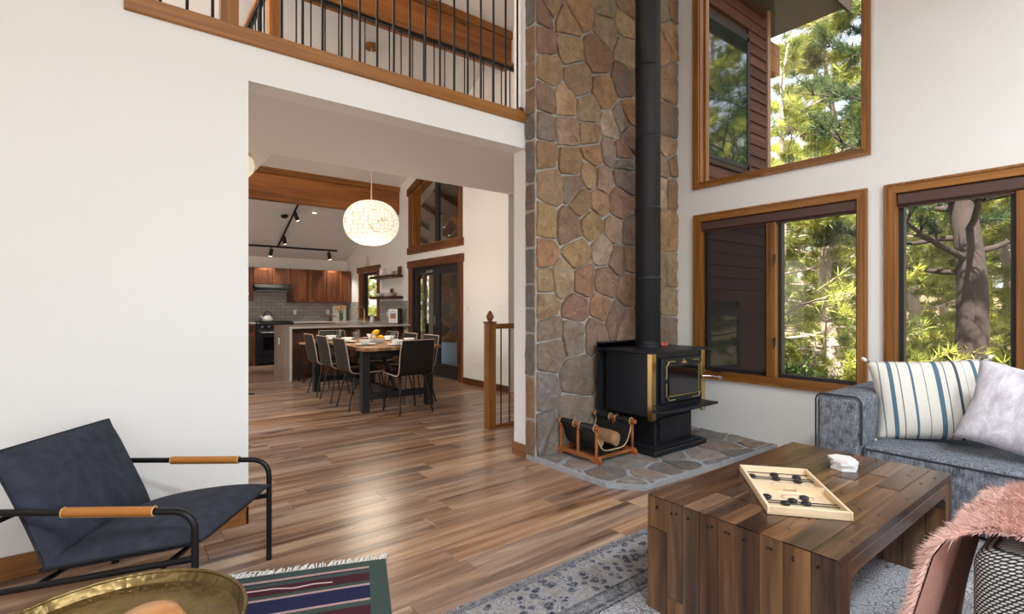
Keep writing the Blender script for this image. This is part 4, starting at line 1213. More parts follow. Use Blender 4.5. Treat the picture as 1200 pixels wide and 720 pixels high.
# ================================================================== metal framed armchair
M['canvas'] = plain('blue_grey_canvas', rgb(54,57,68), 0.85, noise=0.55, nscale=22, bmp=0.1, spec=0.2)
M['canvas_pipe'] = plain('dark_canvas_piping', rgb(34,36,44), 0.9)
M['tan'] = plain('tan_leather', rgb(176,112,44), 0.45, noise=0.1, nscale=40)
M['stitch'] = plain('pale_stitch', rgb(214,180,130), 0.7)
ac = thing('metal_armchair', 'black tube frame armchair with slate blue cushions and tan leather arm wraps', 'armchair', (0.104, 2.659, 0.0), R(-35.1))
for sy in (-1, 1):
    y = sy*0.315; pts = [(0.365, y, 0.0), (0.365, y, 0.40)]
    for i in range(1, 7):
        a = R(90*i/6); pts.append((0.365-0.075*(1-math.cos(a)), y, 0.415+0.075*math.sin(a)))
    pts += [(0.0, y, 0.492), (-0.37, y, 0.496)]
    m = MB(); m.tube(pts, 0.0125, 12); m.build('arm_tube', M['black'], ac, smooth=50)
    m = MB(); m.tube([(-0.365, y, 0.0), (-0.365, y, 0.494)], 0.015, 12); m.build('rear_leg', M['black'], ac, smooth=50)
    m = MB(); m.tube([(-0.365, y, 0.20), (0.365, y, 0.315)], 0.0115, 10); m.build('side_rail', M['black'], ac, smooth=50)
    m = MB(); m.tube([(-0.10, y, 0.4935), (0.22, y, 0.4915)], 0.0175, 12)
    wr_ = m.build('leather_wrap', M['tan'], ac, smooth=50)
    m = MB()
    for x in (-0.10, 0.22): m.tube([(x, y+0.0178*math.cos(a*PI/5), 0.4925+0.0178*math.sin(a*PI/5)) for a in range(10)], 0.002, 5, closed=True)
    m.tube([(-0.10, y, 0.4755), (0.22, y, 0.4735)], 0.0022, 5); m.build('stitching', M['stitch'], wr_)
for (x, z) in ((0.25, 0.285), (-0.2, 0.226), (-0.365, 0.45)):
    m = MB(); m.tube([(x, -0.315, z), (x, 0.315, z)], 0.0105, 10); m.build('cross_bar', M['black'], ac, smooth=50)
def cushion(name, p0, p1, half_w, th, bulge, seed):
    """flat cushion from p0 to p1 in the xz plane, width along y"""
    p0 = Vector((p0[0],0,p0[1])); p1 = Vector((p1[0],0,p1[1])); ax = p1-p0; nr = Vector((-ax.z,0,ax.x)).normalized()
    if nr.z < 0: nr = -nr
    def fn(s):
        def g(u, v):
            a, b_ = -1+2*u, -1+2*v
            e = max(0.0, (1-abs(a)**4)*(1-abs(b_)**4))**0.45
            p = p0 + ax*u + Vector((0, b_*half_w*(1-0.03*(1-a*a)), 0))
            return p + nr*(s*th/2*e + (bulge*(1-a*a)*(1-b_*b_) if s > 0 else bulge*0.5*(1-a*a)*(1-b_*b_)))
        return g
    m = MB(); m.grid(fn(1), 22, 22); m.grid(fn(-1), 22, 22)
    o = m.build(name, M['canvas'], ac, smooth=True)
    loop = [fn(1)(u, v) for (u, v) in [(i/12, 0) for i in range(12)] + [(1, i/12) for i in range(12)] + [(1-i/12, 1) for i in range(12)] + [(0, 1-i/12) for i in range(12)]]
    m = MB(); m.tube(loop, 0.005, 6, closed=True); m.build('piping', M['canvas_pipe'], o, smooth=True)
cushion('seat_cushion', (-0.20, 0.275), (0.375, 0.372), 0.298, 0.10, 0.038, 1)
cushion('back_cushion', (-0.175, 0.27), (-0.385, 0.70), 0.298, 0.105, 0.022, 2)

# ================================================================== brass tray table and wooden bowl
def tray_mat():
    m, n, b, out = mat_new('hammered_brass')
    mp = coords(n); b.inputs['Metallic'].default_value = 1.0; b.inputs['Roughness'].default_value = 0.4
    v = N(n, 'ShaderNodeTexVoronoi'); v.inputs['Scale'].default_value = 55; n.links.new(mp.outputs[0], v.inputs['Vector'])
    t = N(n, 'ShaderNodeTexNoise'); t.inputs['Scale'].default_value = 7; n.links.new(mp.outputs[0], t.inputs[0])
    rp = ramp(n, [(0.35, rgb(112,94,60)), (0.65, rgb(150,128,84))]); n.links.new(t.outputs[0], rp.inputs[0]); n.links.new(rp.outputs[0], b.inputs['Base Color'])
    bump(n, b, v.outputs[0], 0.45, 0.006)
    return m
M['tray'] = tray_mat()
TRZ = 0.49
tt_ = thing('tray_table', 'round brass tray table with raised rim beside the armchair', 'side table', (-0.025, 1.455, 0.0))
m = MB(); m.lathe([(0,TRZ-0.012),(0.24,TRZ-0.012),(0.262,TRZ-0.004),(0.276,TRZ+0.018),(0.282,TRZ+0.018),(0.268,TRZ-0.012),(0.245,TRZ-0.02),(0,TRZ-0.02)], 64)
tr = m.build('tray', M['tray'], tt_, smooth=35)
m = MB(); m.tube([(0.279*math.cos(a*PI/32), 0.279*math.sin(a*PI/32), TRZ+0.018) for a in range(64)], 0.0055, 8, closed=True); m.build('rim', M['tray'], tr, smooth=True)
m = MB()
for a in range(48):
    q = a*PI/24; m.lathe([(0.0045,0),(0.003,0.002),(0,0.0025)], 6, (0.253*math.cos(q), 0.253*math.sin(q), TRZ-0.0085))
m.build('rim_beading', M['tray'], tr, smooth=True)
for k in range(3):
    a = k*2*PI/3+0.4
    m = MB(); m.tube([(0.21*math.cos(a),0.21*math.sin(a),TRZ-0.02),(0.07*math.cos(a+.7),0.07*math.sin(a+.7),0.25),(0.20*math.cos(a+1.4),0.20*math.sin(a+1.4),0.0)], 0.009, 8); m.build('leg', M['black'], tt_, smooth=50)
m = MB(); m.tube([(0.075*math.cos(i*PI/8),0.075*math.sin(i*PI/8),0.25) for i in range(16)], 0.006, 6, closed=True); m.build('leg_ring', M['black'], tt_, smooth=True)
M['bowlwood'] = wood('turned_bowl_wood', rgb(140,86,44), rgb(186,128,76), rgb(214,162,108), 'x', 0.4, 14, 0.15, 0.03)
m = MB(); m.lathe([(0,0),(0.05,0),(0.066,0.012),(0.073,0.04),(0.070,0.072),(0.055,0.096),(0.03,0.107),(0,0.110)], 32)
tag(m.build('wooden_bowl', M['bowlwood'], loc=(0.050,1.352,TRZ-0.0115), smooth=40), 'rounded turned wooden lidded bowl on the brass tray', 'bowl')

# ================================================================== stair newel and railing
nw = thing('stair_railing', 'oak newel post with acorn finial and black balusters at the stair', 'railing', (3.0, 4.25, 0))
B(-0.046,0.046,-0.046,0.046,0,1.075,0.004).build('newel_post', M['oak_z'], nw)
B(-0.052,0.052,-0.052,0.052,1.075,1.09,0.003).build('post_cap', M['rust'], nw)
m = MB(); m.lathe([(0.03,1.09),(0.022,1.105),(0.034,1.12),(0.040,1.14),(0.030,1.165),(0.012,1.195),(0,1.205)], 16); m.build('finial', M['rust'], nw, smooth=40)
B(0.046,1.43,-0.03,0.03,1.015,1.068,0.008).build('handrail', M['oak'], nw)
B(0.046,1.43,-0.03,0.03,0.0,0.03,0.004).build('shoe_rail', M['oak'], nw)
for i in range(12):
    x = 0.14+0.11*i
    m = MB(); m.tube([(x,0,0.03),(x,0,1.018)], 0.0075, 8); m.build('baluster', M['black'], nw, smooth=50)
sp = thing('staircase', 'oak stair rising into the wing behind the newel post', 'stairs', (5.2, 5.1, 0))
for i in range(4):
    B(-0.55,0.55,0.45-0.26*i-0.28,0.45-0.26*i,0.155+0.18*i,0.18+0.18*i,0.004).build('tread', M['oak'], sp)
    B(-0.55,0.55,0.45-0.26*i-0.02,0.45-0.26*i,0.18*i,0.155+0.18*i).build('riser', M['wall'], sp)
m = MB(); m.prism([(0.55,0),(0.55,0.25),(-0.65,1.05),(-0.65,0)], -0.575, -0.551, 'yz'); m.build('stringer', M['oak_y'], sp)

# ================================================================== loft railings
def rods(o, pts, z0, z1, r=0.0085):
    me = MB().tube([(0,0,0),(0,0,z1-z0)], r, 8).mesh('baluster', 50)
    for (x, y) in pts:
        link('baluster', me, M['black'], o, (x-o.location.x, y-o.location.y, z0-o.location.z))
fr_ = thing('loft_railing', 'black baluster railing standing on the oak loft edge trim', 'railing', (1.3, 3.31, 2.835))
rods(fr_, [(2.615-0.122*i, 3.31) for i in range(22) if abs(2.615-0.122*i-0.5) > 0.06], 2.835, 3.97)
B(-0.845,-0.755,-0.045,0.045,0,1.2,0.004).build('post', M['oak_z'], fr_)
B(-1.27,1.335,-0.035,0.035,1.135,1.185,0.008).build('handrail', M['oak'], fr_)
B(1.30,1.345,-0.05,0.05,0,0.05,0.004).build('wall_block', M['oak'], fr_)
br = thing('loft_railing', 'black baluster railing along the far side of the loft floor', 'railing', (2.7, 4.60, 2.83))
rods(br, [(4.38-0.122*i, 4.60) for i in range(27)], 2.83, 3.955, 0.007)
B(1.07-2.7,4.43-2.7,-0.035,0.035,1.135,1.185,0.008).build('handrail', M['oak'], br)
B(1.07-2.7,4.43-2.7,-0.02,0.02,1.11,1.134).build('sub_rail', M['black'], br)
B(1.07-2.7,4.43-2.7,-0.02,0.02,0.06,0.08).build('lower_rail', M['black'], br)
B(0.98-2.7,1.07-2.7,-0.045,0.045,0,1.22,0.004).build('corner_post', M['oak_z'], br)
lr2 = thing('loft_railing', 'black baluster railing running back along the loft side from the corner post', 'railing', (1.0, 7.0, 2.83))
rods(lr2, [(1.0, 4.82+0.122*i) for i in range(36)], 2.83, 3.955, 0.007)
B(-0.035,0.035,-2.34,2.36,1.135,1.185,0.008).build('handrail', M['oak_y'], lr2)
B(-0.02,0.02,-2.34,2.36,1.11,1.134).build('sub_rail', M['black'], lr2)
# ================================================================== dining set
M['tabletop'] = wood('rustic_table_top', rgb(92,58,32), rgb(150,106,68), rgb(196,156,112), 'y', 0.4, 10, 0.12, 0.15, knots=True)
M['tableleg'] = plain('black_painted_wood', rgb(26,24,25), 0.55)
M['shell'] = plain('espresso_ply', rgb(20,17,16), 0.45, noise=0.1)
M['plyedge'] = plain('pale_ply_edge', rgb(186,166,146), 0.6)
dt = thing('dining_table', 'rustic plank top dining table on black trestle legs below the globe lamp', 'dining table', (2.72, 6.68, 0))
for k in range(6):
    y0_ = -0.50 + k*1.0/6
    B(y0_, y0_+1.0/6-0.002, -1.05, 1.08, 0.725, 0.765, 0.004).build('top_plank', M['tabletop'], dt)
for (x, y) in ((-0.43,-0.88),(0.41,-0.88),(-0.43,0.97),(0.41,0.97)):
    B(x-0.045,x+0.045,y-0.045,y+0.045,0,0.725,0.004).build('leg', M['tableleg'], dt)
for y in (-0.88, 0.97):
    B(-0.385,0.365,y-0.03,y+0.03,0.14,0.22,0.003).build('stretcher', M['tableleg'], dt)
    B(-0.385,0.365,y-0.03,y+0.03,0.64,0.724,0.003).build('apron', M['tableleg'], dt)
B(-0.04,0.04,-0.85,0.94,0.14,0.22,0.003).build('long_stretcher', M['tableleg'], dt)
for s in (-1, 1):
    m = MB(); m.tube([(0,s*0.80,0.22),(0,s*0.30,0.72)], 0.03, 4); m.build('brace', M['tableleg'], dt)

def chair_profile():
    pts = [(0.215,0.452),(0.20,0.462),(0.10,0.455),(-0.05,0.447),(-0.13,0.448)]
    cx, cz, r = -0.13, 0.53, 0.082
    for i in range(1, 6):
        a = R(-90 - 80*i/5); pts.append((cx+r*math.cos(a), cz+r*math.sin(a)))
    pts += [(-0.225,0.62),(-0.245,0.74),(-0.272,0.86)]
    return pts
CP = chair_profile()
def chair_shell_half(t, w):
    n = len(CP); vs = []; fs = []
    for i, (x, z) in enumerate(CP):
        a = Vector(CP[min(i+1,n-1)]) - Vector(CP[max(i-1,0)]); a.normalize(); nx, nz = -a.y, a.x
        for (yy, off) in ((-w,-t/2),(w,-t/2),(w,t/2),(-w,t/2)):
            curve = 0
            vs.append((x+nx*off, yy*(1 if i < n-1 else 0.94), z+nz*off))
    for i in range(n-1):
        for k in range(4): fs.append((i*4+k, i*4+(k+1)%4, (i+1)*4+(k+1)%4, (i+1)*4+k))
    fs += [(3,2,1,0), tuple((n-1)*4+k for k in range(4))]
    return MB().add(vs, fs)
chair_me = {}
chair_me['shell'] = chair_shell_half(0.012, 0.212).mesh('shell', 35)
em = MB()
for s in (-1, 1): em.tube([(x, s*0.2125*(1 if i < len(CP)-1 else 0.94), z) for i, (x, z) in enumerate(CP)], 0.0068, 6)
em.tube([(CP[-1][0], y, CP[-1][1]) for y in (-0.199, 0.199)], 0.0068, 6)
chair_me['shell_edge'] = em.mesh('shell_edge', 50)
for i, (x, y) in enumerate(((0.16,-0.15),(0.16,0.15),(-0.11,-0.15),(-0.11,0.15))):
    sx = 0.075 if x > 0 else -0.11; sy = 0.06 if y > 0 else -0.06
    chair_me['leg%d' % i] = MB().tube([(x*0.4, y*0.9, 0.436), (x, y, 0.43), (x+sx*0.25, y+sy*0.2, 0.38), (x+sx, y+sy, 0.0)], 0.0085, 8).mesh('leg', 50)
def dining_chair(x, y, rz, label):
    t = thing('dining_chair', label, 'chair', (x, y, 0), rz, 'dining chairs around the plank table')
    sh = link('shell', chair_me['shell'], M['shell'], t)
    link('shell_edge', chair_me['shell_edge'], M['plyedge'], sh)
    for i in range(4): link('leg', chair_me['leg%d' % i], M['black'], t)
side = 'black plywood chair on the table side away from the glazed door, '
for y, q in ((6.12,'closest to the loft'),(6.77,'middle one'),(7.35,'closest to the island')): dining_chair(2.36, y, 0, side+q)
side = 'black plywood chair on the glazed door side of the table, '
for y, q in ((6.10,'closest to the stair'),(6.72,'middle one'),(7.34,'closest to the island')): dining_chair(3.07, y, PI, side+q)
dining_chair(2.72, 5.54, PI/2, 'black bent plywood chair at the table end towards the living room')
dining_chair(2.72, 8.02, -PI/2, 'black bent plywood chair at the table end towards the island')

# place settings
M['clear'] = glass_mat('clear_glassware', (0.94,0.95,0.96,1), 0.10)
DTZ = 0.7655
def lathe_mesh(nm, prof, seg=20, sm=40): return MB().lathe(prof, seg).mesh(nm, sm)
plate_me = lathe_mesh('plate', [(0,0),(0.075,0),(0.085,0.004),(0.13,0.014),(0.132,0.017),(0.085,0.008),(0.07,0.006),(0,0.006)], 24)
bowl_me = lathe_mesh('bowl', [(0,0),(0.035,0),(0.045,0.01),(0.075,0.052),(0.073,0.056),(0.066,0.05),(0.04,0.014),(0,0.010)], 20)
tumbler_me = lathe_mesh('glass', [(0,0),(0.03,0),(0.037,0.13),(0.034,0.13),(0.028,0.008),(0,0.008)], 16)
names = ['closest to the loft', 'in the middle', 'closest to the island']
for s, x, sn in ((0, 2.42, 'away from the glazed door'), (1, 3.02, 'facing the glazed door')):
    for k, y in enumerate((6.12, 6.75, 7.38)):
        p = link('plate', plate_me, M['white'], None, (x, y, DTZ+0.0005)); tag(p, 'white dinner plate on the table side %s, %s' % (sn, names[k]), 'plate', 'white plates on the dining table')
        p = link('bowl', bowl_me, M['white'], None, (x, y, DTZ+0.0095)); tag(p, 'small white bowl on the plate %s, side %s' % (names[k], sn), 'bowl', 'white bowls on the dining plates')
        gx = x + (0.16 if s == 0 else -0.16)
        p = link('drinking_glass', tumbler_me, M['clear'], None, (gx, y+0.14, DTZ+0.0005)); tag(p, 'clear tumbler beside the plate %s, side %s' % (names[k], sn), 'glass', 'tumblers on the dining table')
p = link('plate', plate_me, M['white'], None, (2.72, 5.84, DTZ+0.0005)); tag(p, 'white dinner plate at the table end towards the living room', 'plate', 'white plates on the dining table')
p = link('bowl', bowl_me, M['white'], None, (2.72, 5.84, DTZ+0.0095)); tag(p, 'small white bowl on the plate at the living room end of the table', 'bowl', 'white bowls on the dining plates')
M['yellow'] = plain('yellow_fruit', rgb(236,180,20), 0.4, noise=0.1, nscale=30, bmp=0.1)
lem = lathe_mesh('lemon', [(0,-0.062),(0.01,-0.058),(0.018,-0.05),(0.036,-0.03),(0.043,0),(0.036,0.03),(0.018,0.05),(0.01,0.058),(0,0.062)], 16)
sq = MB().lathe([(0,0),(0.075,0),(0.10,0.03),(0.108,0.06),(0.104,0.06),(0.095,0.032),(0.07,0.008),(0,0.008)], 24).build('fruit_bowl', M['white'], loc=(2.70,6.42,DTZ+0.0005), smooth=40)
tag(sq, 'shallow white fruit bowl in the middle of the dining table', 'bowl')
for i, (dx, dy, dz, ry, lab) in enumerate(((-0.05,-0.02,0.064,80,'yellow lemon resting low on one side of the fruit bowl'),(0.045,0.0,0.064,70,'yellow lemon resting low opposite the other in the fruit bowl'),(-0.005,0.02,0.135,60,'yellow lemon perched on top of the other lemons'))):
    o = link('lemon', lem, M['yellow'], None, (2.70+dx,6.42+dy,DTZ+dz)); o.rotation_euler = (R(ry),0,R(40*i)); o.scale = (0.9,)*3
    tag(o, lab, 'fruit', 'lemons in the fruit bowl')

# ================================================================== globe pendant
def globe_mat():
    m, n, b, out = mat_new('capiz_globe')
    mp = coords(n)
    v = N(n, 'ShaderNodeTexVoronoi', feature='DISTANCE_TO_EDGE'); v.inputs['Scale'].default_value = 20; v.inputs['Randomness'].default_value = 0.35; n.links.new(mp.outputs[0], v.inputs['Vector'])
    rp = ramp(n, [(0.0, rgb(176,158,120)), (0.14, rgb(255,248,232))]); n.links.new(v.outputs[0], rp.inputs[0])
    n.links.new(rp.outputs[0], b.inputs['Base Color']); n.links.new(rp.outputs[0], b.inputs['Emission Color'])
    b.inputs['Emission Strength'].default_value = 0.38
    b.inputs['Roughness'].default_value = 0.4
    bump(n, b, v.outputs[0], 0.6, 0.02)
    return m
PZ = 2.375
pd = thing('globe_pendant', 'large glowing white scaled globe pendant above the dining table', 'pendant lamp', (2.70, 6.60, PZ-0.30))
m = MB(); m.lathe([(0.365*math.sin(a*PI/24)**0.8, 0.30-0.30*math.cos(a*PI/24)) for a in range(25)], 48)
m.build('globe_shade', globe_mat(), pd, smooth=True)
m = MB(); m.tube([(0,0,0.595),(0,0,0.78)], 0.012, 8); m.build('braided_hanger', M['cord'], pd)
m = MB(); m.tube([(0,0,0.78),(0,0,ceil_z(6.6)-PZ+0.30-0.02)], 0.004, 6); m.build('cord', M['white'], pd)
m = MB(); m.lathe([(0.0,0.0),(0.085,0.0),(0.085,0.05),(0,0.05)], 24, (0,0,ceil_z(6.6)-PZ+0.30-0.07)); m.build('canopy', M['oak'], pd, smooth=40)
pl_ = bpy.data.lights.new('pendant_bulb', 'POINT'); pl_.energy = 20; pl_.color = (1.0,0.86,0.68); pl_.shadow_soft_size = 0.3
plo = bpy.data.objects.new('pendant_bulb', pl_); C.objects.link(plo); plo.parent = pd; plo.location = (0,0,-0.35)
# flush globe below the loft
M['cream'] = emit('cream_glass', rgb(236,226,196), 0.25)
fl = thing('flush_ceiling_lamp', 'cream globe lamp under the low ceiling at the opening side', 'ceiling lamp', (0.81,4.80,2.54))
m = MB(); m.lathe([(0.0,-0.215),(0.06,-0.20),(0.10,-0.15),(0.112,-0.10),(0.10,-0.05),(0.07,-0.02)], 24); m.build('glass_globe', M['cream'], fl, smooth=True)
m = MB(); m.lathe([(0.0,-0.03),(0.075,-0.03),(0.085,0.0),(0,0.0)], 24); m.build('base_ring', M['brass'], fl, smooth=40)

# ================================================================== track lights
M['bulb'] = emit('spot_bulb', rgb(255,236,200), 6.0)
cn = Vector((0, -SLOPE, -1)).normalized()
def track(label, p0, p1, heads):
    c_ = (Vector(p0)+Vector(p1))/2
    t = thing('track_light', label, 'track light', c_)
    m = MB(); m.tube([Vector(p0)-c_, Vector(p1)-c_], 0.02, 4); m.build('rail', M['black'], t)
    for (s, aim) in heads:
        p = Vector(p0)*(1-s)+Vector(p1)*s - c_
        aim = Vector(aim).normalized()
        q = p + Vector((0,0,-0.10))
        h = MB(); h.tube([p, q], 0.012, 8); h.tube([q - aim*0.05, q + aim*0.11], 0.04, 14)
        hh = h.build('lamp_head', M['black'], t, smooth=50)
        k = MB(); k.tube([q + aim*0.111, q + aim*0.114], 0.034, 14); k.build('bulb', M['bulb'], hh)
        l = bpy.data.lights.new('spot', 'SPOT'); l.energy = 20; l.spot_size = R(85); l.spot_blend = 0.6; l.color = (1.0,0.92,0.82); l.shadow_soft_size = 0.04
        lo = bpy.data.objects.new('spot', l); C.objects.link(lo); lo.parent = t; lo.location = q + aim*0.13
        lo.rotation_euler = aim.to_track_quat('-Z','Y').to_euler()
def on_ceiling(x, y, d=0.025): return (x, y, ceil_z(y)-d)
track('black track with spot heads across the sloped kitchen ceiling', on_ceiling(1.4,11.9), on_ceiling(4.03,11.9), [(0.12,(0,0.2,-1)),(0.46,(-0.15,0.2,-1)),(0.93,(0.25,0.1,-1))])
track('black track with spot heads running up the kitchen slope', on_ceiling(2.74,10.1), on_ceiling(2.74,11.86), [(0.22,(0.5,0.2,-1)),(0.72,(0.3,0.3,-1))])
m = MB(); m.lathe([(0,-0.02),(0.06,-0.02),(0.07,0.0),(0,0.0)], 20); o = m.build('track_feed', M['black'], loc=on_ceiling(2.60,10.75,0.012)); o.rotation_euler = (math.atan(-SLOPE),0,0)
tag(o, 'round black power feed on the ceiling beside the track', 'track feed')
t = thing('spot_lamp', 'single small spot lamp on the ceiling slope just behind the beam', 'spot lamp', on_ceiling(3.05,10.3,0.0))
m = MB(); m.tube([(0,0,0),(0,0,-0.05)], 0.035, 12); m.tube([(0,0,-0.05),(0,0.02,-0.15)], 0.045, 14); m.build('lamp_head', M['white'], t, smooth=50)
m = MB(); m.tube([(0,0.02,-0.151),(0,0.021,-0.154)], 0.036, 14); m.build('bulb', M['bulb'], t)

# ================================================================== kitchen
M['cab'] = wood('dark_oak_cabinet', rgb(62,32,16), rgb(98,54,28), rgb(124,74,40), 'z', 0.45, 26, 0.08, 0.08)
M['counter'] = plain('veined_stone', rgb(188,182,178), 0.25, noise=0.35, nscale=5)
M['counter_side'] = wood('veined_brown_stone', rgb(92,76,62), rgb(128,110,94), rgb(166,148,130), 'z', 0.35, 9, 0.2, 0.05)
def tile_mat():
    m, n, b, out = mat_new('subway_tile')
    tc = N(n, 'ShaderNodeTexCoord'); sp_ = N(n, 'ShaderNodeSeparateXYZ'); n.links.new(tc.outputs['Object'], sp_.inputs[0])
    ad = N(n, 'ShaderNodeMath', operation='ADD'); n.links.new(sp_.outputs[0], ad.inputs[0]); n.links.new(sp_.outputs[1], ad.inputs[1])
    cb = N(n, 'ShaderNodeCombineXYZ'); n.links.new(ad.outputs[0], cb.inputs[0]); n.links.new(sp_.outputs[2], cb.inputs[1])
    br_ = N(n, 'ShaderNodeTexBrick'); br_.inputs['Scale'].default_value = 1.0; br_.inputs['Brick Width'].default_value = 0.2; br_.inputs['Row Height'].default_value = 0.075; br_.inputs['Mortar Size'].default_value = 0.004
    br_.inputs['Color1'].default_value = rgb(150,146,144); br_.inputs['Color2'].default_value = rgb(170,166,162); br_.inputs['Mortar'].default_value = rgb(120,116,114)
    n.links.new(cb.outputs[0], br_.inputs['Vector']); n.links.new(br_.outputs[0], b.inputs['Base Color']); b.inputs['Roughness'].default_value = 0.3
    return m
M['tile'] = tile_mat()
bs = MB(); bs.box(1.2, DX-0.002, YK-0.012, YK-0.001, 0.91, 1.75); bs.box(DX-0.012, DX-0.001, 9.05, 10.38, 0.92, 1.36); bs.box(DX-0.012, DX-0.001, 11.57, YK-0.012, 0.92, 1.36)
struct(bs.build('trim_2', M['tile']), 'grey subway tile backsplash of the kitchen')
def cabinet(name, label, x0, x1, y0, y1, z0, z1, doors, drawer=False):
    t = thing(name, label, 'cabinet', ((x0+x1)/2, y1, z0))
    LB(t, 'carcass', x0+0.001, x1-0.001, y0+0.02, y1, z0, z1, M['cab'])
    n_ = doors; w_ = (x1-x0)/n_
    for k in range(n_):
        a, b_ = x0+k*w_+0.006, x0+(k+1)*w_-0.006
        ztop = z1-0.008
        if drawer:
            LB(t, 'drawer_front', a, b_, y0, y0+0.02, z1-0.17, z1-0.012, M['cab'], 0.004); ztop = z1-0.18
        zb = z0+0.008 if not drawer else z0+0.10
        d = LB(t, 'door', a, b_, y0+0.006, y0+0.02, zb, ztop, M['cab'])
        fr2 = MB(); l = t.location; s_ = 0.06
        fr2.box(a-l.x,b_-l.x,y0-l.y,y0+0.007-l.y,zb-l.z,zb+s_-l.z); fr2.box(a-l.x,b_-l.x,y0-l.y,y0+0.007-l.y,ztop-s_-l.z,ztop-l.z)
        fr2.box(a-l.x,a+s_-l.x,y0-l.y,y0+0.007-l.y,zb+s_-l.z,ztop-s_-l.z); fr2.box(b_-s_-l.x,b_-l.x,y0-l.y,y0+0.007-l.y,zb+s_-l.z,ztop-s_-l.z)
        fr2.build('door_frame', M['cab'], d)
    return t
U0 = YK-0.34
Yb = YK-0.013
cabinet('wall_cabinet', 'narrow dark oak wall cabinet on the open side of the range hood', 1.62, 2.29, U0, Yb, 1.37, 2.10, 2)
cabinet('wall_cabinet', 'short two door dark oak cabinet above the range hood', 2.295, 3.035, U0, Yb, 1.74, 2.10, 2)
cabinet('wall_cabinet', 'two door dark oak wall cabinet next to the range hood', 3.04, 3.84, U0, Yb, 1.34, 2.10, 2)
cabinet('wall_cabinet', 'two door dark oak wall cabinet in the corner by the window wall', 3.845, DX-0.014, U0, Yb, 1.34, 2.10, 2)
F0 = YK-0.63
cabinet('base_cabinet', 'dark oak base cabinet left open beside the black range', 1.5, 2.28, F0, Yb, 0.0, 0.875, 2, True)
cabinet('base_cabinet', 'dark oak base cabinet in the corner beyond the range', 3.05, 3.80, F0, Yb, 0.0, 0.875, 2, True)
t = thing('sink_cabinet', 'dark oak cabinet run under the kitchen window', 'cabinet', (4.12, 11.15, 0))
LB(t, 'carcass', 3.83, DX-0.014, 9.97, Yb, 0, 0.875, M['cab'])
for k in range(3): LB(t, 'door', 3.808, 3.829, 10.0+k*0.58, 10.56+k*0.58, 0.1, 0.86, M['cab'], 0.005)
ck = MB(); ck.box(1.5,2.28,F0-0.02,Yb,0.876,0.912,0.004); tag(ck.build('countertop', M['counter']), 'short pale stone worktop on the open side of the range', 'countertop')
ck = MB(); ck.box(3.05,DX-0.014,F0-0.02,Yb,0.876,0.912,0.004); ck.box(3.80,DX-0.014,9.965,F0-0.02,0.876,0.912,0.004); tag(ck.build('countertop', M['counter']), 'pale stone worktop turning the corner under the kitchen window', 'countertop')
# range and hood
M['rangeglass'] = plain('range_glass', rgb(14,14,15), 0.12, spec=0.6)
rgx = thing('kitchen_range', 'black kitchen range between the base cabinets', 'range', (2.665, 12.07, 0))
LB(rgx, 'body', 2.29, 3.04, F0, Yb-0.005, 0.03, 0.905, M['stove'], 0.006)
od = LB(rgx, 'oven_door', 2.30, 3.03, F0-0.025, F0, 0.22, 0.74, M['stove'], 0.006)
LB(rgx, 'oven_window', 2.42, 2.91, F0-0.028, F0-0.024, 0.32, 0.60, M['rangeglass'])
l = rgx.location
MB().tube([(2.36-l.x,F0-0.06-l.y,0.70),(2.97-l.x,F0-0.06-l.y,0.70)], 0.012, 8).build('oven_handle', M['steel'], rgx, smooth=50)
for k in range(5):
    MB().lathe([(0.0,0),(0.02,0),(0.017,0.03),(0,0.03)], 12, M=Matrix.Translation((2.40+k*0.132-l.x,F0-l.y,0.82)) @ Matrix.Rotation(R(90),4,'X')).build('knob', M['steel'], rgx, smooth=40)
for k in range(2): 
    m = MB(); x_ = 2.33+k*0.36-l.x
    for q in range(4): m.box(x_+0.03+q*0.09, x_+0.042+q*0.09, F0+0.06-l.y, F0+0.52-l.y, 0.905, 0.93)
    m.box(x_, x_+0.34, F0+0.06-l.y, F0+0.075-l.y, 0.905, 0.925); m.box(x_, x_+0.34, F0+0.505-l.y, F0+0.52-l.y, 0.905, 0.925); m.build('grate', M['black_matte'], rgx)
LB(rgx, 'storage_drawer', 2.30, 3.03, F0-0.02, F0, 0.04, 0.205, M['stove'], 0.004)
hd = thing('range_hood', 'slim black range hood under the short cabinet', 'hood', (2.665, 12.1, 1.6))
m = MB(); m.prism([(YK-0.50-12.1,0.0),(Yb-12.1,0.0),(Yb-12.1,0.138),(YK-0.36-12.1,0.138),(YK-0.50-12.1,0.06)], -0.37, 0.37, 'yz'); m.build('hood_body', M['black_matte'], hd)
MB().box(-0.35,0.35,YK-0.48-12.1,YK-0.1-12.1,-0.006,0.0).build('filter', M['steel'], hd)
# kettle
kt = thing('kettle', 'white kettle with black handle on the range', 'kettle', (2.56, 12.0, 0.931))
m = MB(); m.lathe([(0,0),(0.085,0),(0.10,0.02),(0.10,0.05),(0.075,0.10),(0.04,0.125),(0,0.13)], 24); m.build('body', M['white'], kt, smooth=40)
m = MB(); m.lathe([(0.012,0.128),(0.014,0.15),(0,0.155)], 12); m.build('lid_knob', M['black'], kt, smooth=40)
m = MB(); m.tube([(0.075*math.cos(R(a)),0,0.10+0.11*math.sin(R(a))) for a in range(-5,190,15)], 0.009, 8); m.build('handle', M['black'], kt, smooth=50)
m = MB(); m.tube([(-0.08,0,0.06),(-0.13,0,0.10),(-0.145,0,0.125)], [0.022,0.014,0.012], 10); m.build('spout', M['white'], kt, smooth=50)
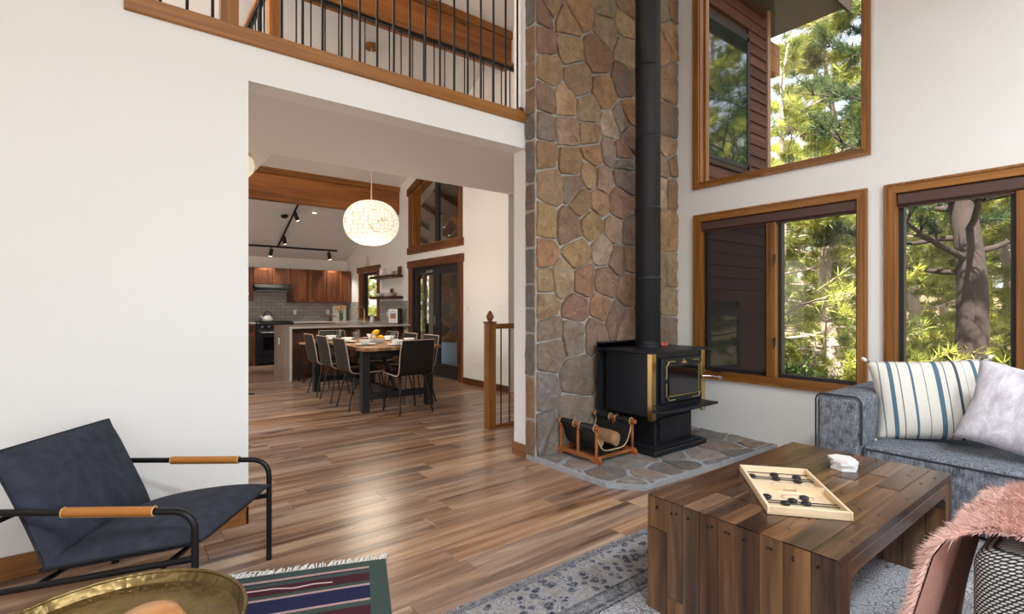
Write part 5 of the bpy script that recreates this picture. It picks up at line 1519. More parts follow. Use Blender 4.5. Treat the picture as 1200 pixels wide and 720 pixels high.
# cake stand, flowers, leaning board
cs = thing('cake_stand', 'small wooden pedestal stand on the kitchen worktop', 'stand', (3.92, 12.05, 0.9125))
m = MB(); m.lathe([(0,0),(0.06,0),(0.05,0.015),(0.02,0.03),(0.018,0.08),(0.04,0.10),(0,0.10)], 20); m.build('pedestal', M['rust'], cs, smooth=40)
m = MB(); m.lathe([(0,0.10),(0.14,0.10),(0.145,0.12),(0,0.12)], 28); m.build('plate', M['rust'], cs, smooth=40)
vs_ = thing('flower_vase', 'glass vase of orange sunflowers on the kitchen worktop', 'vase', (4.16, 12.0, 0.9125))
m = MB(); m.lathe([(0,0),(0.04,0),(0.05,0.06),(0.042,0.15),(0.05,0.19),(0.046,0.19),(0.038,0.15),(0.045,0.06),(0,0.008)], 20); m.build('vase_glass', glass_mat('green_glass', (0.55,0.72,0.35,1), 0.1), vs_, smooth=40)
M['petal'] = plain('orange_petal', rgb(226,140,24), 0.7); M['stem'] = plain('green_stem', rgb(84,110,44), 0.7); M['seed'] = plain('dark_seed_head', rgb(70,40,20), 0.9)
rg = random.Random(6)
for k in range(6):
    a = k*PI/3; tx, ty, tz = 0.085*math.cos(a), 0.085*math.sin(a), 0.30+rg.uniform(-0.03,0.05)
    if k == 5: tx, ty, tz = 0, 0, 0.36
    MB().tube([(0,0,0.02),(tx*0.4,ty*0.4,0.18),(tx,ty,tz)], 0.005, 6).build('stem', M['stem'], vs_)
    fl_ = MB().lathe([(0,0.008),(0.022,0.006),(0.024,0),(0,-0.004)], 12, (tx,ty,tz)).build('seed_head', M['seed'], vs_)
    m = MB()
    for p in range(12):
        b2 = p*PI/6; c2, s2 = math.cos(b2), math.sin(b2)
        m.add([(tx+c2*0.02-s2*0.01,ty+s2*0.02+c2*0.01,tz),(tx+c2*0.02+s2*0.01,ty+s2*0.02-c2*0.01,tz),(tx+c2*0.06,ty+s2*0.06,tz-0.012),(tx+c2*0.035,ty+s2*0.035,tz+0.012)], [(0,1,3),(1,2,3),(2,0,3),(0,2,1)])
    m.build('petals', M['petal'], fl_)
o = B(-0.16,0.16,-0.008,0.008,0,0.36,0.004).build('serving_board', M['plate_white'], loc=(4.22,12.26,0.915)); o.rotation_euler = (R(-12),0,R(-8))
tag(o, 'pale rectangular serving board leaning on the backsplash behind the flowers', 'board')
fa = thing('faucet', 'tall brass gooseneck faucet at the kitchen sink', 'faucet', (4.16, 10.55, 0.9125))
m = MB(); m.lathe([(0,0),(0.03,0),(0.028,0.02),(0.016,0.03),(0.016,0.08)], 16); m.build('base', M['brass'], fa, smooth=40)
m = MB(); m.tube([(0,0,0.03),(0,0,0.24)] + [(-0.09+0.09*math.cos(R(a)),0,0.24+0.09*math.sin(R(a))) for a in range(15,181,15)] + [(-0.18,0,0.17)], 0.013, 10); m.build('spout', M['brass'], fa, smooth=50)
m = MB(); m.tube([(0,0,0.07),(0.0,-0.07,0.10)], 0.007, 8); m.build('lever', M['brass'], fa)
sb = thing('soap_bottle', 'white soap bottle with dark pump beside the faucet', 'bottle', (4.22, 10.28, 0.9125))
m = MB(); m.lathe([(0,0),(0.042,0),(0.044,0.01),(0.044,0.11),(0.02,0.13),(0.018,0.14),(0,0.14)], 18); m.build('bottle_body', M['white'], sb, smooth=40)
m = MB(); m.tube([(0,0,0.14),(0,0,0.175),(-0.04,0,0.17)], 0.007, 8); m.build('pump', M['black'], sb)
# island / peninsula
isl = thing('kitchen_island', 'kitchen peninsula with veined stone top and waterfall end', 'island', (3.35, 9.4, 0))
LB(isl, 'base', 2.275, DX-0.014, 9.22, 9.90, 0.0, 0.873, M['cab'])
LB(isl, 'worktop', 2.27, DX-0.014, 8.90, 9.955, 0.875, 0.915, M['counter'], 0.004)
LB(isl, 'waterfall_end', 2.23, 2.268, 8.90, 9.955, 0.0, 0.915, M['counter_side'], 0.002)
LB(isl, 'waterfall_edge', 2.229, 2.27, 8.892, 8.905, 0.0, 0.916, M['counter'], 0.001)
for k in range(4): LB(isl, 'back_panel', 2.30+k*0.53, 2.80+k*0.53, 9.205, 9.22, 0.06, 0.85, M['cab'], 0.006)
LB(isl, 'outlet', 2.222, 2.231, 9.55, 9.62, 0.58, 0.70, M['plate_white'], 0.003)
def stool(x, label):
    t = thing('bar_stool', label, 'stool', (x, 8.72, 0), 0, 'stools at the island')
    m = MB(); m.lathe([(0,0.625),(0.155,0.625),(0.165,0.635),(0.165,0.655),(0.155,0.662),(0,0.662)], 24); m.build('seat', M['tabletop'], t, smooth=40)
    for k in range(4):
        a = PI/4+k*PI/2; c_, s_ = math.cos(a), math.sin(a)
        m = MB(); m.tube([(0.10*c_-0.05*s_,0.10*s_+0.05*c_,0.624),(0.185*c_-0.012*s_,0.185*s_+0.012*c_,0.02),(0.19*c_,0.19*s_,0.006),(0.185*c_+0.012*s_,0.185*s_-0.012*c_,0.02),(0.10*c_+0.05*s_,0.10*s_-0.05*c_,0.624)], 0.0065, 6); m.build('hairpin_leg', M['black'], t)
    m = MB(); m.tube([(0.155*math.cos(i*PI/12),0.155*math.sin(i*PI/12),0.25) for i in range(24)], 0.006, 6, closed=True); m.build('foot_ring', M['black'], t)
stool(2.50, 'wooden stool on black hairpin legs by the waterfall end of the island')
stool(3.15, 'wooden stool on black hairpin legs at the middle of the island')
stool(3.80, 'wooden stool on black hairpin legs at the wall end of the island')
# framed picture on the island end
M['frameblk'] = plain('black_frame', rgb(26,26,28), 0.4); M['paper'] = plain('white_paper', rgb(236,236,232), 0.8)
pf = thing('framed_print', 'white print of an orange picture in black frame on the island', 'picture', (4.22, 9.20, 0.9165), R(-72))
B(-0.17,0.17,0,0.05,0,0.30,0.003).build('frame', M['frameblk'], pf)
B(-0.155,0.10,-0.003,0.0,0.012,0.288).build('print_sheet', M['paper'], pf)
M['scene1'] = plain('print_orange', rgb(190,120,60), 0.8, noise=0.4, nscale=40); M['scene2'] = plain('print_grey', rgb(130,136,144), 0.8)
B(-0.10,0.05,-0.005,-0.003,0.10,0.16).build('printed_picture', M['scene1'], pf); B(-0.10,0.05,-0.005,-0.003,0.16,0.20).build('printed_sky', M['scene2'], pf)
B(-0.06,0.01,-0.005,-0.003,0.225,0.235).build('printed_caption', M['scene2'], pf)
# floating shelves with crockery
M['shelf'] = wood('walnut_shelf', rgb(42,24,14), rgb(72,44,28), rgb(98,64,42), 'y', 0.45, 20, 0.06, 0.05)
for z, lab in ((1.825, 'upper dark floating shelf on the wall beside the kitchen window'), (1.405, 'lower dark floating shelf on the wall beside the kitchen window')):
    tag(B(-0.25,0,-0.55,0.55,0,0.05,0.004).build('floating_shelf', M['shelf'], loc=(DX-0.0135,9.78,z)), lab, 'shelf')
big = lathe_mesh('bowl', [(0,0),(0.06,0),(0.07,0.01),(0.12,0.085),(0.116,0.088),(0.065,0.018),(0,0.014)], 24)
low = lathe_mesh('bowl', [(0,0),(0.08,0),(0.09,0.01),(0.16,0.065),(0.156,0.068),(0.085,0.018),(0,0.014)], 24)
o = link('serving_bowl', big, M['white'], None, (4.30,9.55,1.8755)); tag(o, 'deep white bowl on the upper floating shelf', 'bowl')
o = link('serving_bowl', low, M['white'], None, (4.28,9.60,1.4555)); tag(o, 'wide white serving bowl on the lower floating shelf', 'bowl')
o = link('serving_bowl', bowl_me, M['white'], None, (4.28,10.0,1.4555)); o.scale = (1.5,1.5,1.1); tag(o, 'small white bowl beside the wide one on the lower shelf', 'bowl')
pit = thing('pitcher', 'white pitcher on the upper floating shelf', 'pitcher', (4.30,9.95,1.8755))
m = MB(); m.lathe([(0,0),(0.055,0),(0.06,0.02),(0.05,0.12),(0.058,0.16),(0.054,0.16),(0.046,0.12),(0,0.01)], 20); m.build('jug', M['white'], pit, smooth=40)
m = MB(); m.tube([(0,-0.055,0.14),(0,-0.10,0.13),(0,-0.10,0.06),(0,-0.055,0.04)], 0.008, 8); m.build('handle', M['white'], pit)
o = B(-0.01,0.01,-0.07,0.07,0,0.17,0.004).build('cutting_board', M['rust_y'], loc=(4.41,9.36,1.8755)); tag(o, 'small brown board leaning on the wall behind the deep bowl', 'board')
o = B(-0.008,0.008,-0.055,0.055,0,0.14,0.003).build('small_frame', M['rust_y'], loc=(4.40,9.72,1.4755)); tag(o, 'small brown framed card behind the wide bowl on lower shelf', 'picture')
m = MB()
for k in range(7): m.tube([(0,0,0.06),(0.03*math.cos(k),0.08*math.sin(k*1.7),0.22+0.02*(k%3))], 0.003, 5)
m.lathe([(0,0),(0.05,0),(0.06,0.04),(0.05,0.07),(0,0.07)], 16)
tag(m.build('twig_pot', M['cord'], loc=(4.415,11.0,2.1505), smooth=40), 'little pot of pale twigs on the kitchen window head', 'pot')
fl2 = thing('floor_lamp', 'black tripod floor lamp behind the wall end by the island', 'floor lamp', (1.27, 7.95, 0))
for k in range(3):
    a = R(-8+120*k); MB().tube([(0,0,0.10),(0.12*math.cos(a),0.12*math.sin(a),0.03),(0.25*math.cos(a),0.25*math.sin(a),0.008)], 0.008, 8).build('foot', M['black'], fl2)
MB().tube([(0,0,0.09),(0,0,1.5)], 0.011, 8).build('pole', M['black'], fl2)
MB().lathe([(0.18,1.42),(0.12,1.66),(0.115,1.66),(0.175,1.42)], 24).build('shade', M['cream'], fl2, smooth=40)
# switch plates
def plate_x(x, y, z, label, w_=0.07, h_=0.115, n_=1):
    t = thing('switch_plate', label, 'switch', (x, y, z))
    B(-0.006,0,-w_/2,w_/2,-h_/2,h_/2,0.002).build('cover', M['plate_white'], t)
    for k in range(n_): B(-0.010,-0.006,-0.012+(k-(n_-1)/2)*0.046,0.012+(k-(n_-1)/2)*0.046,-0.03,0.03,0.002).build('rocker', M['white'], t)
plate_x(DX-0.0005, 6.93, 1.20, 'white switch plate on the dining wall beside the door casing')
plate_x(DX-0.0005, 6.05, 1.20, 'double white switch plate on the dining wall near the stair', 0.115, 0.115, 2)
plate_x(DX-0.0005, 6.62, 0.32, 'low white outlet plate on the dining wall')
plate_x(DX-0.0125, 9.95, 1.10, 'white outlet plate on the tiles under the shelves')
for x, lab in ((3.22, 'white outlet plate on the backsplash beside the range'), (3.98, 'white outlet plate on the backsplash behind the pedestal stand')):
    t = thing('switch_plate', lab, 'switch', (x, YK-0.0125, 1.12))
    B(-0.035,0.035,-0.006,0,-0.057,0.057,0.002).build('cover', M['plate_white'], t); B(-0.014,0.014,-0.009,-0.006,-0.035,0.035,0.002).build('socket', M['white'], t)
# warm lamp in the loft
lp = thing('loft_sconce', 'warm wall sconce in the loft', 'wall lamp', (-0.6, WYB+0.02, 4.05))
MB().lathe([(0.05,0),(0.09,0.18),(0.085,0.18),(0.045,0)], 20, (0,0.1,0)).build('shade', M['cream'], lp, smooth=40)
MB().box(-0.03,0.03,-0.02,0.1,0.0,0.02).build('bracket', M['brass'], lp)
l = bpy.data.lights.new('sconce_bulb', 'POINT'); l.energy = 45; l.color = (1.0,0.66,0.38); l.shadow_soft_size = 0.06
lo = bpy.data.objects.new('sconce_bulb', l); C.objects.link(lo); lo.parent = lp; lo.location = (0,0.1,0.25)

# ================================================================== unseen fill lamps added to brighten living room, dining side and loft
M['fill_glass'] = emit('fill_lamp_glass', rgb(255,248,238), 1.5)
def fill_lamp(x, y, zc, watts, label, col=(0.87,0.94,1.0), r=0.32):
    t = thing('added_drum_lamp', label, 'ceiling lamp', (x, y, zc))
    m = MB(); m.tube([(0,0,0.30),(0,0,0)], 0.012, 8); m.lathe([(0.0,0.30),(0.07,0.30),(0.06,0.27),(0,0.27)], 20); m.build('stem', M['brass'], t)
    m = MB(); m.lathe([(r,0),(r,-0.14),(r-0.006,-0.14),(r-0.006,0)], 32); m.build('drum_shade', M['white'], t, smooth=40)
    m = MB(); m.lathe([(0,-0.115),(r-0.008,-0.115),(r-0.008,-0.12),(0,-0.12)], 32); m.build('diffuser', M['fill_glass'], t, smooth=40)
    l = bpy.data.lights.new('fill_lamp', 'AREA'); l.shape = 'DISK'; l.size = 2*r-0.05; l.energy = watts; l.color = col
    lo = bpy.data.objects.new('fill_lamp', l); C.objects.link(lo); lo.parent = t; lo.location = (0,0,-0.145)
fill_lamp(0.2, -1.1, ceil_front(-1.1)-0.32, FILL_LAMP, 'added unseen drum fill lamp hanging from the living room ceiling over the rug end')
fill_lamp(2.3, -1.3, ceil_front(-1.3)-0.32, FILL_LAMP, 'added unseen drum fill lamp hanging from the living room ceiling behind the woven armchair')
fill_lamp(-0.5, 7.0, 2.54-0.30, 34, 'added unseen drum fill lamp under the low ceiling beside the dining table')
fill_lamp(-0.8, 5.2, ceil_z(5.2)-0.32, 30, 'added unseen drum fill lamp hanging over the loft')
# ================================================================== outside: wing of the house
M['siding'] = wood('brown_siding', rgb(56,30,22), rgb(86,50,36), rgb(106,64,46), 'x', 0.8, 14, 0.06, 0.15, 0.3)
M['siding_trim'] = plain('dark_brown_trim', rgb(58,38,30), 0.7)
M['eave'] = plain('eave_soffit', rgb(70,66,66), 0.8)
YWG = 3.62; XC = 7.62
wg = thing('house_wing', 'dark brown sided wing of the house outside the windows', 'house wing', (6.2, YWG, -1.5))
def LBo(name, x0,x1,y0,y1,z0,z1, mat, parent=wg, bev=0): 
    l = wg.location
    return B(x0-l.x,x1-l.x,y0-l.y,y1-l.y,z0-l.z,z1-l.z,bev).build(name, mat, parent)
LBo('wall_core', WX+0.2, XC-0.03, YWG+0.05, YWG+0.12, -1.5, 5.6, M['siding_trim'])
LBo('wall_core', XC-0.1, XC-0.03, YWG+0.12, 6.3, -1.5, 5.6, M['siding_trim'])
LBo('wall_core', WX+0.2, XC-0.03, 6.23, 6.3, -1.5, 5.6, M['siding_trim'])
wins = [(5.55,6.98,3.16,5.0),(5.55,6.72,0.42,1.18)]
me_cache = {}
z = -1.4
while z < 5.55:
    segs = [(WX+0.2, XC-0.09)]
    for (a, b_, c_, d_) in wins:
        if z+0.16 > c_-0.06 and z < d_+0.06:
            segs = [q for s in segs for q in ((s[0], min(s[1], a-0.06)), (max(s[0], b_+0.06), s[1])) if q[1]-q[0] > 0.03]
    for (a, b_) in segs:
        l = wg.location
        m = MB(); m.prism([(0.05,0),(0.0,0.0),(0.026,0.158),(0.05,0.158)], a, b_, 'yz'); o = m.build('siding_board', M['siding'], wg, loc=(-l.x, 0, z-l.z))
    z += 0.16
LBo('corner_board', XC-0.09, XC, YWG-0.012, YWG+0.1, -1.5, 5.6, plain('light_corner_board', rgb(150,118,96), 0.7))
for (a, b_, c_, d_) in wins:
    l = wg.location
    w_ = LBo('window', a-0.06, b_+0.06, YWG-0.005, YWG+0.05, c_-0.06, d_+0.06, M['siding_trim'])
    f_ = M['dkframe']
    LBo('pane', a, b_, YWG-0.012, YWG-0.006, c_, d_, plain('reflective_pane', rgb(40,48,44), 0.03, 0.0, spec=1.0, coat=1.0), w_)
    LBo('sash_rail', a, b_, YWG-0.02, YWG-0.012, c_, c_+0.05, f_, w_); LBo('sash_rail', b_-0.05, b_, YWG-0.02, YWG-0.012, c_, d_, f_, w_)
    LBo('sash_rail', a, b_, YWG-0.02, YWG-0.012, d_-0.05, d_, f_, w_)
LBo('eave', WX+0.6, XC+0.75, YWG-0.75, 6.5, 5.6, 5.75, M['eave'])
LBo('fascia', WX+0.6, XC+0.77, YWG-0.79, YWG-0.75, 5.52, 5.80, M['siding_trim'])
LBo('outrigger', XC-0.02, XC+0.32, YWG+0.0, YWG+0.2, 4.75, 5.2, M['beam'], bev=0.01)
# ground
gm = MB()
def gz(x, y): return -1.6 - 0.05*max(0, x-8) + 0.35*math.sin(x*0.35+1)*math.cos(y*0.3) + (0 if x < 30 else (x-30)*0.16)
gm.grid(lambda u, v: (4.8+u*85, -45+v*100, gz(4.8+u*85, -45+v*100)), 60, 60)
M['ground'] = plain('forest_floor', rgb(112,96,66), 0.95, noise=0.5, nscale=0.9, bmp=0.4)
g_ = gm.build('ground', M['ground'], smooth=True); struct(g_, 'brown forest floor sloping away outside'); 
# deck beyond the dining door
dk = thing('deck', 'weathered deck outside the dining door', 'deck', (6.6, 9.0, -0.12))
M['deck'] = wood('deck_board', rgb(88,74,62), rgb(122,104,88), rgb(148,128,110), 'y', 0.8, 12, 0.08, 0.15)
for k in range(26):
    B(-1.98+k*0.15,-1.84+k*0.15,-2.6,5.0,0,0.03).build('deck_board', M['deck'], dk)
for (x, y) in ((-1.8,-2.4),(1.8,-2.4),(-1.8,4.8),(1.8,4.8)): B(x-0.06,x+0.06,y-0.06,y+0.06,-2.2,0).build('deck_post', M['deck'], dk)
rl = thing('deck_railing', 'dark railing along the deck edge seen through the door', 'railing', (8.4, 10.2, -0.09))
B(-0.04,0.04,-3.7,3.7,0.95,1.0).build('handrail', M['siding_trim'], rl); B(-0.02,0.02,-3.7,3.7,0.12,0.16).build('lower_rail', M['siding_trim'], rl)
for k in range(38): B(-0.018,0.018,-3.7+k*0.195,-3.664+k*0.195,0.0 if k%9==0 else 0.16,0.95).build('baluster', M['siding_trim'], rl)
pf_ = thing('porch_roof', 'dark sloping porch roof over the deck outside the dining wall', 'porch roof', (6.6, 12.5, 2.35))
MB().prism([(-1.98,1.9),(2.1,0.0),(2.1,0.12),(-1.98,2.02)], -6.1, 6.6, 'xz').build('roof_deck', M['siding_trim'], pf_)
for k in range(12): MB().prism([(-1.98,1.78),(2.05,-0.1),(2.05,0.0),(-1.98,1.9)], -6.0+k*1.1, -5.9+k*1.1, 'xz').build('rafter', M['siding_trim'], pf_)
for y in (-5.5, -1.0, 3.5): B(1.83,1.95,y-0.06,y+0.06,-2.44,0.05).build('post', M['siding_trim'], pf_)
# deck chair
dc = thing('deck_chair', 'dark slatted patio chair standing on the deck', 'chair', (5.75, 10.25, -0.09), R(-120))
for (x, y) in ((-0.25,-0.25),(-0.25,0.25),(0.25,-0.25),(0.25,0.25)): B(x-0.02,x+0.02,y-0.02,y+0.02,0,0.40 if x > 0 else 0.92).build('leg', M['black_matte'], dc)
B(-0.25,0.27,-0.27,0.27,0.40,0.43).build('seat', M['black_matte'], dc)
for k in range(5): B(-0.262,-0.24,-0.23+k*0.105,-0.19+k*0.105,0.45,0.90).build('back_slat', M['black_matte'], dc)
B(-0.27,-0.235,-0.27,0.27,0.89,0.95).build('top_rail', M['black_matte'], dc)
for s in (-0.26,0.26): B(-0.25,0.27,s-0.025,s+0.025,0.62,0.645).build('armrest', M['black_matte'], dc)
o = MB().grid(lambda u, v: (-0.2+0.4*u, 0.05*math.sin(PI*u)*math.sin(PI*v), 0.66*v), 10, 10).box(-0.2,0.2,-0.03,0.0,0,0.66,0.02).build('patio_cushion', plain('pale_blue_canvas', rgb(150,170,190), 0.9), loc=(4.92,8.25,-0.085), rz=R(-50), smooth=True)
tag(o, 'pale blue patio cushion standing on the deck behind the door glass', 'cushion')
# stone pier beyond the right leaf of the door
pr = thing('stone_pier', 'stone clad outdoor pier beyond the glazed door', 'stone pier', (5.62, 9.05, -0.09))
M['mort2'] = M['mortar']
B(-0.45,0.55,-0.0,0.5,0,3.2).build('core', M['mort2'], pr)
rg = random.Random(31); sds = []
for _ in range(1500):
    p = (rg.uniform(-0.45,0.55), rg.uniform(0,3.2))
    if all((p[0]-q[0])**2+(p[1]-q[1])**2 > 0.05 for q in sds): sds.append(p)
for poly in voronoi(sds, [(-0.45,0.0),(0.55,0.0),(0.55,3.2),(-0.45,3.2)]):
    if len(poly) > 2: stone_piece('stone', poly, lambda a, b_, h: (a, -h, b_), 0.02, pr, M['stone'], rgb(*rg.choice(cols)), rg, 0.012, 0.006)

# ================================================================== trees
M['bark'] = plain('pine_bark', rgb(50,39,34), 0.95, noise=0.45, nscale=6, bmp=0.8)
M['palebark'] = plain('pale_branch_bark', rgb(176,156,142), 0.9, noise=0.3, nscale=8, bmp=0.5)
def leaf_mat(name, c1, c2):
    m, n, b, out = mat_new(name)
    mp = coords(n); t = N(n, 'ShaderNodeTexNoise'); t.inputs['Scale'].default_value = 1.6; t.inputs['Detail'].default_value = 5; n.links.new(mp.outputs[0], t.inputs[0])
    rp = ramp(n, [(0.35, c1), (0.65, c2)]); n.links.new(t.outputs[0], rp.inputs[0])
    n.links.new(rp.outputs[0], b.inputs['Base Color']); b.inputs['Roughness'].default_value = 0.6
    tr = N(n, 'ShaderNodeBsdfTranslucent'); n.links.new(rp.outputs[0], tr.inputs[0])
    mx = N(n, 'ShaderNodeMixShader'); mx.inputs[0].default_value = 0.35
    n.links.new(b.outputs[0], mx.inputs[1]); n.links.new(tr.outputs[0], mx.inputs[2]); n.links.new(mx.outputs[0], out.inputs[0])
    return m
M['needle'] = leaf_mat('pine_needles', rgb(92,108,38), rgb(186,186,84))
M['needle2'] = leaf_mat('dark_pine_needles', rgb(36,58,34), rgb(84,108,54))
M['leaf'] = leaf_mat('bush_leaves', rgb(40,66,26), rgb(96,122,50))
def np_mesh(name, V, F):
    me = bpy.data.meshes.new(name)
    me.vertices.add(len(V)); me.vertices.foreach_set('co', V.astype(np.float32).ravel())
    me.loops.add(F.size); me.loops.foreach_set('vertex_index', F.astype(np.int32).ravel())
    me.polygons.add(len(F)); me.polygons.foreach_set('loop_start', np.arange(0, F.size, 3, dtype=np.int32)); me.polygons.foreach_set('loop_total', np.full(len(F), 3, dtype=np.int32))
    me.update(calc_edges=True); me.validate()
    return me
def tufts(points, dirs, per, L, wd_, rs):
    """needle tufts: thin triangles fanning round a branch direction"""
    n_ = len(points)
    P = np.repeat(points, per, axis=0); D = np.repeat(dirs, per, axis=0)
    rnd = rs.normal(size=P.shape); 
    d = D*0.9 + rnd*0.75; d /= np.linalg.norm(d, axis=1, keepdims=True)
    ln = rs.uniform(0.7, 1.15, (len(P),1))*L
    side = np.cross(d, rs.normal(size=P.shape)); side /= np.linalg.norm(side, axis=1, keepdims=True)
    base = P + rnd*0.015
    V = np.empty((len(P)*3, 3)); V[0::3] = base - side*wd_/2; V[1::3] = base + side*wd_/2; V[2::3] = base + d*ln
    return V, np.arange(len(P)*3).reshape(-1, 3)
def make_pine(seed, height, r0, crown0, spread, ntuft, per, L, wd_, bark, needles, label, name='pine_tree', lean=0.0, dens=3.6, brs=0.26):
    rs = np.random.RandomState(seed); rg = random.Random(seed)
    t = thing(name, label, 'tree', (0,0,0))
    n_ = 14
    tr = [Vector((lean*height*(i/n_)**1.3 + 0.12*math.sin(i*0.9+seed), 0.12*math.cos(i*0.7+seed), height*i/n_)) for i in range(n_+1)]
    m = MB(); m.tube(tr, [r0*(1-0.9*i/n_)*(1.25 if i == 0 else 1) for i in range(n_+1)], 12); m.build('trunk', bark, t, smooth=True)
    bmb = MB(); pts = []; dirs = []
    nb = int((height-crown0)*dens)
    for k in range(nb):
        f = (k+rg.random())/nb
        z = crown0 + (height-crown0)*f
        s = z/height*n_; i = min(int(s), n_-1); o = tr[i].lerp(tr[i+1], s-i)
        a = k*2.4 + rg.uniform(-.4,.4); Lb = spread*(1.05-0.75*f)*rg.uniform(0.7,1.15)
        up = rg.uniform(-0.05,0.35)
        br = []; p = o.copy(); d = Vector((math.cos(a), math.sin(a), up)).normalized()
        for q in range(7):
            br.append(p.copy()); p = p + d*Lb/6
            d = (d + Vector((rg.uniform(-.18,.18), rg.uniform(-.18,.18), rg.uniform(-.12,.22)))).normalized()
        rb = r0*brs*(1.1-0.7*f)
        bmb.tube(br, [rb*(1-0.85*q/6) for q in range(7)], 6)
        for q in range(2, 7):
            for w_ in range(3):
                sd_ = (br[min(q,6)]-br[q-1]).normalized(); lat = sd_.cross(Vector((0,0,1))).normalized()*(1 if w_ % 2 else -1)
                dd = (sd_*0.6 + lat*rg.uniform(0.2,1.0) + Vector((0,0,rg.uniform(-.1,.5)))).normalized(); ll = Lb*rg.uniform(0.15,0.36)
                e = br[q] + dd*ll
                bmb.tube([br[q], br[q]+dd*ll*0.5+Vector((0,0,0.02)), e], [rb*0.3, rb*0.2, rb*0.08], 4)
                for x in range(4):
                    pts.append(tuple(br[q].lerp(e, 0.35+0.65*(x+rg.random())/4) + Vector((rg.uniform(-.05,.05),rg.uniform(-.05,.05),rg.uniform(-.03,.06))))); dirs.append(tuple((dd+Vector((0,0,0.35))).normalized()))
    bmb.build('branches', bark, t, smooth=True)
    pts = np.array(pts); dirs = np.array(dirs)
    if len(pts) > ntuft:
        ix = rs.choice(len(pts), ntuft, replace=False); pts, dirs = pts[ix], dirs[ix]
    V, F = tufts(pts, dirs, per, L, wd_, rs)
    o = link('needles', np_mesh('needles', V, F), needles, t); o['kind'] = 'stuff'
    return t
def make_bush(seed, rad, nleaf, mat, label):
    rs = np.random.RandomState(seed); rg = random.Random(seed)
    t = thing('shrub', label, 'shrub', (0,0,0))
    m = MB()
    for k in range(9):
        a = k*0.7; m.tube([(0,0,0),(0.3*rad*math.cos(a),0.3*rad*math.sin(a),rad*0.5),(0.7*rad*math.cos(a),0.7*rad*math.sin(a),rad*rg.uniform(0.7,1.3))], [0.03,0.02,0.008], 5)
    m.build('stems', M['bark'], t)
    nc = 46; cc = rs.normal(size=(nc,3)); cc /= np.linalg.norm(cc,axis=1,keepdims=True); cc *= rs.uniform(0.5,1.0,(nc,1))*rad; cc[:,2] = np.abs(cc[:,2])*0.85+0.25*rad
    c = cc[rs.randint(0,nc,nleaf)] + rs.normal(size=(nleaf,3))*rad*0.17
    d = rs.normal(size=(nleaf,3)); d /= np.linalg.norm(d,axis=1,keepdims=True); s = np.cross(d, rs.normal(size=(nleaf,3))); s /= np.linalg.norm(s,axis=1,keepdims=True)
    Lf = rs.uniform(0.05,0.09,(nleaf,1))
    V = np.empty((nleaf*4,3)); V[0::4] = c; V[1::4] = c+d*Lf*0.5+s*Lf*0.3; V[2::4] = c+d*Lf; V[3::4] = c+d*Lf*0.5-s*Lf*0.3
    i = np.arange(nleaf)*4; F = np.concatenate([np.stack([i,i+1,i+2],1), np.stack([i,i+2,i+3],1)])
    o = link('leaves', np_mesh('leaves', V, F), mat, t); o['kind'] = 'stuff'
    return t
def put(t, x, y, rz, sc=1.0, dz=0.0):
    t.location = (x, y, gz(x, y)+dz); t.rotation_euler = (0,0,rz); t.scale = (sc,)*3
PA = make_pine(1, 13.0, 0.30, 3.9, 3.2, 5200, 24, 0.20, 0.014, M['bark'], M['needle2'], 'big dark trunked pine seen through the window behind the sofa', dens=6.0, brs=0.2)
PB = make_pine(2, 11.0, 0.13, 2.0, 3.0, 3600, 20, 0.20, 0.013, M['palebark'], M['needle'], 'pale barked leaning pine beyond the corner of the house wing', lean=0.03, dens=3.4)
PC = make_pine(3, 10.0, 0.20, 0.8, 2.7, 6000, 24, 0.21, 0.016, M['palebark'], M['needle'], 'full yellow green pine straight outside the window nearest the stove', dens=7.0, brs=0.13)
def pxpos(u, d):
    r = (u-600)/596*d; return (0.6115*d+0.7912*r, 0.7912*d-0.6115*r)
put(PA, *pxpos(1128, 9.5), 0.6)
put(PB, *pxpos(909, 12.0), R(-50))
put(PC, *pxpos(975, 12.0), 1.0)
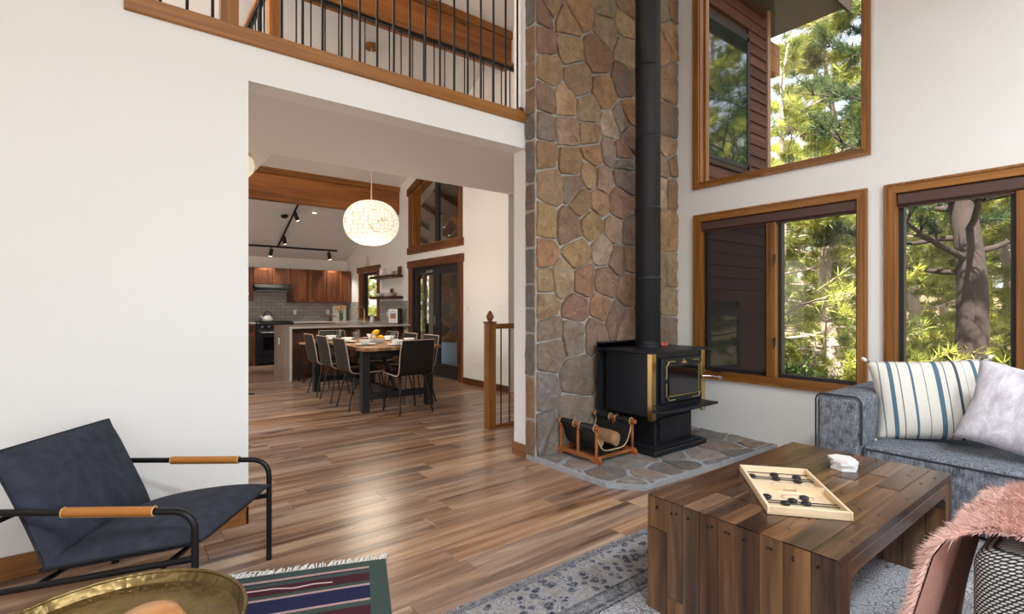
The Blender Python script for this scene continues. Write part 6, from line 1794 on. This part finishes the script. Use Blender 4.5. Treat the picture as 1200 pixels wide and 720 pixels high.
spots = [(PC, 1075, 15, 2.0, 1.0, 'full pine between the big dark pine and the stove side pine'), (PA, 1225, 13.0, 3.5, 1.5, 'dark pine beyond the sofa end of the windows'), (PC, 1175, 18, 4.4, 1.15, 'tall full pine standing behind the big dark pine'),
         (PC, 935, 19, 5.1, 1.1, 'full pine behind the pale barked pine'), (PA, 1030, 22, 0.2, 1.0, 'distant dark pine on the slope below the house'), (PC, 1110, 24, 1.3, 1.2, 'distant full pine on the slope below the house'),
         (PC, 1290, 16, 2.2, 1.6, 'full pine past the sofa end of the windows'), (PC, 960, 27, 3.0, 1.3, 'farthest full pine on the slope'), (PA, 1160, 30, 4.0, 1.2, 'farthest dark pine on the slope')]
for (src, u, d, rz, sc_, lab) in spots:
    o = copy_tree(src); o['label'] = lab; put(o, *pxpos(u, d), rz, sc_)
for (x, y, rz, lab) in ((12.5, 20.0, 0.5, 'pine beyond the deck outside the dining door'), (10.5, 24.0, 2.5, 'pine farther off beyond the deck railing'), (9.5, 17.5, 4.1, 'pine close behind the deck railing')):
    o = copy_tree(PC); o['label'] = lab; put(o, x, y, rz, 1.0)
for (x, y, rz, lab) in ((15.5, -2.2, 0.9, 'tall pine mirrored in the panes of the house wing'), (19.0, -6.0, 2.9, 'pine standing farther along from the mirrored tall pine')):
    o = copy_tree(PC); o['label'] = lab; put(o, x, y, rz, 1.35)
BA = make_bush(5, 1.0, 9000, M['leaf'], 'leafy green shrub below the window nearest the stove')
put(BA, *pxpos(950, 9.5), 0.3, 1.0, 0.1)
for (u, d, rz, sc_, lab) in ((1005, 10.5, 1.4, 1.15, 'leafy shrub below the full yellow green pine'), (1060, 11.5, 2.2, 1.2, 'leafy shrub left of the big dark pine trunk foot'), (1185, 10.0, 3.3, 1.2, 'leafy shrub below the sofa end of the windows'),
                             (985, 14.5, 4.0, 1.5, 'large shrub farther down the slope'), (1095, 15, 5.2, 1.6, 'large shrub behind the big dark pine'), (915, 13, 0.9, 1.4, 'large shrub past the corner of the house wing'), (1230, 13, 1.9, 1.5, 'large shrub past the dark pine at the sofa end')):
    o = copy_tree(BA); o['label'] = lab; put(o, *pxpos(u, d), rz, sc_, 0.1)
